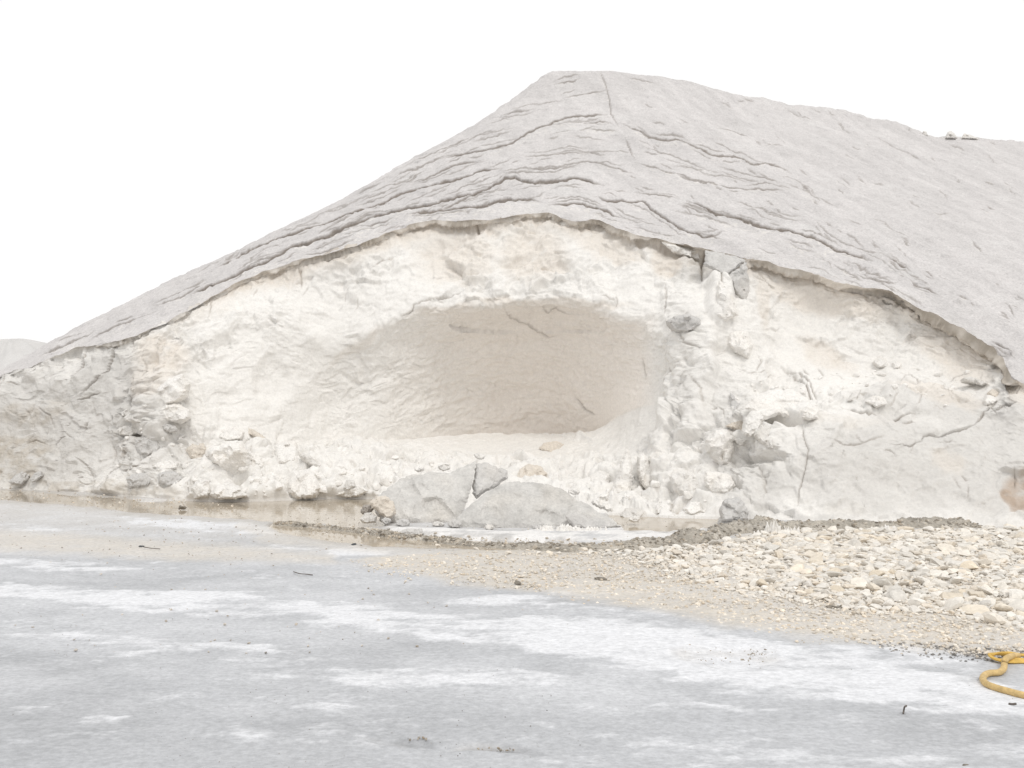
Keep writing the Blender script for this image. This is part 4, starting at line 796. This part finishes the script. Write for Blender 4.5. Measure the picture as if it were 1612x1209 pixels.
for t in range(42000):
    ix = rc.uniform(900, 2000); D = rc.uniform(7.0, 13.6); iy = HY + CH * F / D
    jx = ix + 25 * mnoise.noise(Vector((ix / 60, iy / 15, 0))); 
    if not (up_c(jx) < iy < lo_c(jx) + 8 * mnoise.noise(Vector((ix / 40, 0, 3)))): continue
    x = (ix - CX) / F * D
    big = min(1, max(0, (ix - 950) / 350)) 
    edge_ = min(1, max(.35, (lo_c(jx) - iy) / 30 + .35)) if jx < 1400 else 1
    s = (.030 + .036 * big) * (.40 + 1.6 * rc.random() ** 2.6) * edge_
    if try_stone(x, D, s, .62 if t < 12000 else .45): cand.append((x, D, s))
# scattered single stones along the water
for (ix, iy, s) in [(918, 862, .08), (930, 866, .05), (945, 864, .06), (960, 868, .05), (750, 860, .05), (690, 857, .05), (715, 858, .035), (800, 868, .05), (865, 866, .05), (880, 868, .04), (848, 868, .04), (1000, 870, .05), (1020, 872, .06)]:
    D = CH * F / (iy + 4 - HY); cand.append(((ix - CX) / F * D, D, s))
cand.sort(key=lambda c: -c[2] / c[1]); print('cobbles', len(cand))
def stone_z(x, D): return .22
NBIG = 290
for k, (x, D, s) in enumerate(cand[:NBIG]):
    o = bpy.data.objects.new('cobble', rc.choice(tmC)); COL.objects.link(o)
    o.location = (x, D, s * rc.uniform(.0, .4)); o.rotation_euler = (rc.uniform(-.5, .5), rc.uniform(-.5, .5), rc.uniform(0, 6.28)); o.scale = (s * 1.1, s * 1.1, s * 1.05)
    tag(o, 'angular cream limestone cobble in the stony patch right of the mud bank', 'cobble', 'large cobbles of the stony patch')
def join_instances(name, items, templates, mat, kind='stuff', seed=1, tilt=.35, base=(.755, .725, .675), var=.16):
    rs = np.random.RandomState(seed); TV = []; TF = []
    for m_ in templates:
        v = np.zeros(len(m_.vertices) * 3, np.float32); m_.vertices.foreach_get('co', v); TV.append(v.reshape(-1, 3))
        TF.append(np.array([tuple(p.vertices) for p in m_.polygons]))
    Vs = []; Fs = []; Cs = []; off = 0
    for (x, y, z, s) in items:
        k = rs.randint(len(TV)); a, b2, c = rs.uniform(-tilt, tilt), rs.uniform(-tilt, tilt), rs.uniform(0, 6.28)
        ca, sa, cb, sb, cc, sc_ = math.cos(a), math.sin(a), math.cos(b2), math.sin(b2), math.cos(c), math.sin(c)
        Rm = np.array([[cc, -sc_, 0], [sc_, cc, 0], [0, 0, 1]]) @ np.array([[1, 0, 0], [0, ca, -sa], [0, sa, ca]]) @ np.array([[cb, 0, sb], [0, 1, 0], [-sb, 0, cb]])
        V = (TV[k] * s) @ Rm.T + (x, y, z); Vs.append(V); Fs.append(TF[k] + off); off += len(V)
        w_ = rs.random() ** 3; col = np.array(base) * (1 + rs.uniform(-var, var * .6)) * (1 - w_ * np.array([.0, .07, .16])); Cs.append(np.tile(col, (len(V), 1)))
    return tag(mesh_obj(name, np.vstack(Vs), np.vstack(Fs), mat, None, False, np.vstack(Cs)), kind=kind)
M_CJ = material('limestone_cobble_joined', attr='col', cvar=.12, cscale=11, bumps=((18, .5, .006),))
join_instances('cobbles', [(x, D, s * rc.uniform(.0, .4), s * 1.15) for x, D, s in cand[NBIG:]], tmC, M_CJ, seed=9)
# gravel: fine stones between and in front of the cobbles
rs = np.random.RandomState(77)
def gravel(n, xr, Dr, maskf, smin, smax, name, base, var, seed, flat_z=.3):
    ix = rs.uniform(*xr, n); iu = rs.uniform(0, 1, n); D = 1 / (1 / Dr[1] + iu * (1 / Dr[0] - 1 / Dr[1])) ; iy = HY + CH * F / D
    keep = rs.random(n) < maskf(ix, iy); ix, iy, D = ix[keep], iy[keep], D[keep]
    s = smin + (smax - smin) * rs.random(len(ix)) ** 2.5
    items = np.stack([(ix - CX) / F * D, D, s * flat_z, s], 1)
    return join_instances(name, items, tmF, M_CJ, seed=seed, tilt=.6, base=base, var=var)
def gm1(ix, iy):
    p = np.stack([ix / 60, iy / 14, ix * 0], 1); n = fbm(p, 3, 601)
    u_ = np.interp(ix, [540, 640, 800, 1000, 1120, 1200, 1700], [884, 874, 866, 872, 858, 842, 832]); l_ = np.interp(ix, [540, 700, 850, 1000, 1150, 1300, 1450, 1612, 1900], [884, 912, 930, 952, 982, 1004, 1018, 1030, 1045])
    return sstep(-3, 6, iy - u_) * (1 - sstep(-12, 12, iy - l_ + 22 * n)) * (.75 + .5 * n)
gravel(42000, (540, 1680), (6.0, 13.8), gm1, .007, .032, 'gravel', (.74, .69, .615), .25, 91)
def gm2(ix, iy):
    n = fbm(np.stack([ix / 90, iy / 12, ix * 0], 1), 3, 611); return np.clip(.55 * (1 - sstep(835, 905, iy)) + .05 + .35 * n * (iy < 930), 0, 1)
gravel(7000, (-40, 1100), (6.5, 17.5), gm2, .006, .022, 'gravel', (.56, .52, .47), .35, 92)
def gm3(ix, iy): return np.clip(.35 + .9 * fbm(np.stack([ix / 120, iy / 40, ix * 0], 1), 2, 621), 0, 1)
gravel(3500, (-40, 1650), (4.2, 9.5), gm3, .0015, .006, 'grit', (.33, .31, .29), .5, 93)
def gm4(ix, iy): return inpoly(ix, iy, [(1380, 1010), (1500, 1022), (1640, 1026), (1640, 1040), (1500, 1036), (1400, 1024)], 6) * .8
gravel(2600, (1360, 1680), (6.0, 7.2), gm4, .006, .02, 'gravel', (.30, .29, .28), .5, 94)
def gm6(ix, iy): return np.maximum(blob(ix, iy, [(1190, 1028, 34, 6, 0, .9), (1150, 1034, 70, 14, 0, .25)]), blob(ix, iy, [(655, 1163, 26, 3, 0, .5), (790, 1181, 40, 3, 3, .6)]))
gravel(9000, (560, 1290), (4.6, 6.8), gm6, .004, .014, 'grit', (.40, .36, .31), .4, 96, .3)
def gm5(ix, iy):
    r = np.zeros_like(ix)
    for q in ([(-60, 766), (100, 776), (260, 786), (400, 800), (240, 800), (100, 792), (-60, 780)], [(430, 822), (560, 832), (720, 846), (1100, 850), (1120, 862), (700, 856), (540, 842)], [(1100, 840), (1560, 826), (1570, 836), (1120, 866)]): r = np.maximum(r, inpoly(ix, iy, q, 4))
    return r * .7
gravel(9000, (-40, 1600), (11.0, 21), gm5, .012, .04, 'gravel', (.62, .57, .50), .35, 95, .5)

join_instances('gravel', BANKP[::2], tmF, M_CJ, seed=97, tilt=.8, base=(.50, .46, .40), var=.45)
join_instances('gravel', BANKP[1::2], tmF, M_CJ, seed=98, tilt=.8, base=(.36, .33, .29), var=.4)
# dark muddy lumps, sticks on the ground
def clod(label, ix, iy, s, c='d', fl=.5, seed=1, name='mud_clod', cat='mud clod'):
    D = CH * F / (iy - HY); me = chunk_template(seed, 3, fl); V = np.array([tuple(v.co) for v in me.vertices]); V *= 1 + .25 * fbm(V * 2.5, 3, seed)[:, None]
    Fc = [tuple(p.vertices) for p in me.polygons]; col = np.array(COLS[c][0])[None] * (1 + .3 * fbm(V * 3, 3, seed + 3))[:, None]
    o = mesh_obj(name, V, Fc, M_MUD, None, False, col); o.location = ((ix - CX) / F * D, D, s * fl * .35); o.scale = (s * 1.5, s, s); o.rotation_euler = (0, 0, seed * .4)
    tag(o, label, cat); return o
COLS['k'] = ((.10, .11, .12), .2); COLS['b'] = ((.30, .27, .23), .2)
clod('small black lump on the ground before the pool, left of the large slabs', 557, 858, .05, 'k', .5, 3)
clod('flat dark clod at the left edge of the foreground gravel', 222, 860, .04, 'k', .25, 4)
clod('brown-grey clod in the middle of the gravel strip', 814, 919, .05, 'b', .6, 5)
clod('wide flat brown clod on the gravel right of the middle', 946, 913, .075, 'b', .35, 6)
clod('dark stone at the water edge left of the pool', 286, 800, .11, 'b', .4, 12, 'stone', 'stone')
clod('left one of two dark stones among the pale cobbles at the right', 1563, 858, .07, 'b', .5, 13, 'stone', 'stone')
clod('right one of two dark stones among the pale cobbles, at the picture edge', 1604, 862, .06, 'b', .5, 14, 'stone', 'stone')
clod('dark flat stone at the near edge of the cobbles', 1312, 957, .06, 'b', .35, 15, 'stone', 'stone')
clod('grey clod at the bottom edge of the picture, right', 1520, 1206, .022, 'b', .4, 16)
def tube(pts, rad, seg=8, flat_=None, twist=None):
    P = np.array(pts, float); n = len(P); V = []
    for i in range(n):
        t = P[min(i + 1, n - 1)] - P[max(i - 1, 0)]; t /= np.linalg.norm(t) + 1e-9; s_ = np.cross(t, (0, 0, 1)); s_ /= np.linalg.norm(s_) + 1e-9; u_ = np.cross(s_, t)
        r1, r2 = (rad[i] if hasattr(rad, '__len__') else rad,) * 2
        tw = twist[i] if twist is not None else 0
        if flat_ is not None: r1, r2 = r1 * flat_[i][0], r2 * flat_[i][1]
        for k in range(seg):
            a = 2 * math.pi * k / seg; c_, d_ = math.cos(a) * r1, math.sin(a) * r2
            V.append(P[i] + s_ * (c_ * math.cos(tw) - d_ * math.sin(tw)) + u_ * (c_ * math.sin(tw) + d_ * math.cos(tw)))
    Fc = [(i * seg + k, i * seg + (k + 1) % seg, (i + 1) * seg + (k + 1) % seg, (i + 1) * seg + k) for i in range(n - 1) for k in range(seg)]
    Fc += [tuple(range(seg))[::-1], tuple((n - 1) * seg + k for k in range(seg))]
    return np.array(V), Fc
def spline(pts, n=12):
    P = np.array(pts, float); P = np.vstack([2 * P[0] - P[1], P, 2 * P[-1] - P[-2]]); o = []
    for i in range(1, len(P) - 2):
        for t in np.linspace(0, 1, n, endpoint=False):
            a, b2, c, d = P[i - 1], P[i], P[i + 1], P[i + 2]; o.append(.5 * ((2 * b2) + (c - a) * t + (2 * a - 5 * b2 + 4 * c - d) * t * t + (3 * b2 - a - 3 * c + d) * t ** 3))
    o.append(P[-2]); return np.array(o)
def gpt(x, y, z=0): D = (CH - z) * F / (y - HY); return ((x - CX) / F * D, D, z)
M_STICK = material('dark_wood', base=(.15, .13, .115), bumps=(), cvar=.2)
def stick(label, pts, r):
    V, Fc = tube(spline([gpt(*p) for p in pts], 5), r, 6); c_ = V.mean(0); o = mesh_obj('twig', V - c_, Fc, M_STICK, None, True); o.location = c_; tag(o, label, 'twig')
stick('short dark twig standing out of the white salt in the right foreground', [(1422, 1123, .01), (1423, 1117, .02), (1424, 1113, .06), (1427, 1111, .065)], .005)
stick('thin twig lying on the grey ground left of the middle', [(462, 900, .02), (472, 903, .03), (484, 904, .01), (492, 905, .01)], .005)
stick('twig lying beside the flat dark clod at the left', [(226, 861, .02), (238, 863, .015), (252, 864, .01)], .005)
stick('dark chip of wood on the salt under the yellow hose', [(1588, 1108, .008), (1594, 1108.5, .01), (1599, 1108, .008)], .007)

# ------------------------------------------------------------------ yellow hose
M_HOSE = material('dusty_yellow_hose', base=(.60, .43, .19), rough=.6, spec=.4, cvar=.22, cscale=14, bumps=((60, .4, .002),))
M_HOSE2 = material('flat_yellow_hose', base=(.66, .43, .10), rough=.55, spec=.4, cvar=.12, cscale=14, bumps=((60, .4, .002),))
hose = bpy.data.objects.new('hose', None); COL.objects.link(hose); hose.location = gpt(1590, 1060)
tag(hose, 'dusty yellow hose curling in from the right edge over the salt', 'hose')
hr = .0205
h1 = [(1720, 1116, hr), (1660, 1104, hr), (1612, 1094.5, hr), (1587, 1088, hr), (1569.5, 1083, hr), (1554, 1077, hr), (1547.5, 1070, hr), (1549.5, 1063.5, hr), (1558, 1059.5, hr), (1572, 1058.5, hr), (1579.5, 1053, hr), (1581, 1046, .022), (1582, 1040, .045), (1585, 1036, .05), (1593, 1033, .04), (1603, 1032, .03)]
P1 = spline([gpt(*p) for p in h1], 10); V, Fc = tube(P1, hr, 14); hb = mesh_obj('hose_body', V - np.array(hose.location), Fc, M_HOSE, hose, True); hb['label'] = 'round dusty length bending in an s curve'
h2 = [(1720, 1044, .016), (1650, 1042, .016), (1612, 1040, .016), (1595, 1040, .016), (1580, 1040, .016), (1569, 1038, .02), (1562, 1035, .022), (1559.5, 1032, .026), (1563, 1030, .034), (1572, 1029, .04), (1590, 1029.5, .04), (1604, 1031, .035), (1620, 1031, .035), (1700, 1029, .03)]
P2 = spline([gpt(*p) for p in h2], 10); n2_ = len(P2); tt_ = np.linspace(0, 1, n2_)
tw = np.where((tt_ > .6) & (tt_ < .95), (tt_ - .6) / .35 * math.pi, np.where(tt_ >= .95, math.pi, 0)); fl = [(1.05 + .25 * math.sin(6 * t), .5) for t in tt_]
V, Fc = tube(P2, hr * 1.0, 14, fl, tw + .5 * np.sin(tt_ * 9)); hf = mesh_obj('flat_loop', V - np.array(hose.location), Fc, M_HOSE2, hose, True); hf['label'] = 'bright flattened and twisted length folded back'

# ------------------------------------------------------------------ far heap at the left
rows, cols_ = 60, 160; cxm, cym = -54.5, 100; H2 = 9.6
uu, vv = np.meshgrid(np.linspace(0, 1, rows), np.linspace(0, 2 * np.pi, cols_), indexing='ij')
R2 = 24; X2 = cxm + uu * R2 * np.cos(vv) * 1.15; Y2 = cym + uu * R2 * np.sin(vv) * .8
Z2 = H2 * np.clip(1 - (uu ** 1.25), 0, 1); fl2 = np.stack([X2.ravel(), Y2.ravel(), Z2.ravel()], 1)
gul = fbm(np.stack([np.cos(vv).ravel() * 5, np.sin(vv).ravel() * 5, uu.ravel() * .8], 1), 4, 901, ridged=True).reshape(uu.shape)
Z2 = Z2 + (.9 * gul * np.clip(uu * 4, 0, 1) + .8 * fbm(fl2 * .08, 3, 911).reshape(uu.shape)) * np.clip((1 - uu) * 5, 0, 1) - .6 * uu ** 6
V = np.stack([X2, Y2, Z2], -1).reshape(-1, 3); cbase = np.array([cxm, cym, 0])
col = np.array([.62, .61, .60])[None] * (1 + .08 * fbm(V * .4, 3, 921))[:, None]
o = mesh_obj('salt_heap', V - cbase, grid_faces(rows, cols_), M_CRUST, None, True, col); o.location = cbase
tag(o, 'distant pale salt heap with gullies behind the left slope', 'salt heap')
heap['label'] = 'huge near heap of salt with a cave dug into its front'

# ------------------------------------------------------------------ crystal splashes on the mud bank
def splash(pts, seed, name='salt_crystals'):
    r = random.Random(seed); V = []; Fc = []
    for (x, y, h, D, n) in pts:
        for k in range(n):
            px_ = x + r.gauss(0, 6); X = (px_ - CX) / F * D; hh = h * r.uniform(.25, 1) ; b0 = len(V); rr_ = r.uniform(.014, .04); z0 = CH + (HY - y) / F * D
            tx, ty = r.uniform(-.3, .3) * hh, r.uniform(-.2, .2) * hh; yy = D + r.uniform(-.08, .08)
            for q in range(5): a = q * 1.2566; V.append((X + math.cos(a) * rr_ * 1.3, yy + math.sin(a) * rr_, z0 - .03))
            for q in range(5): a = q * 1.2566 + .4; V.append((X + math.cos(a) * rr_ * .6 + tx * .5, yy + math.sin(a) * rr_ * .6, z0 + hh * .5))
            V.append((X + tx, yy + ty, z0 + hh))
            for q in range(5):
                q2 = (q + 1) % 5; Fc.append((b0 + q, b0 + q2, b0 + 5 + q2)); Fc.append((b0 + q, b0 + 5 + q2, b0 + 5 + q)); Fc.append((b0 + 5 + q, b0 + 5 + q2, b0 + 10))
    return tag(mesh_obj(name, V, Fc, M_CHUNK, None, False), kind='stuff')
splash([(1218, 838, .2, 13.0, 22), (1245, 838, .1, 13.0, 14), (1200, 840, .06, 13.0, 16), (1232, 840, .05, 12.95, 16), (1400, 833, .1, 13.2, 10), (1385, 833, .04, 13.2, 12), (1420, 834, .04, 13.2, 12), (860, 832, .06, 13.1, 20), (885, 832, .08, 13.1, 20), (905, 833, .06, 13.1, 20), (935, 833, .05, 13.1, 20)], 3)
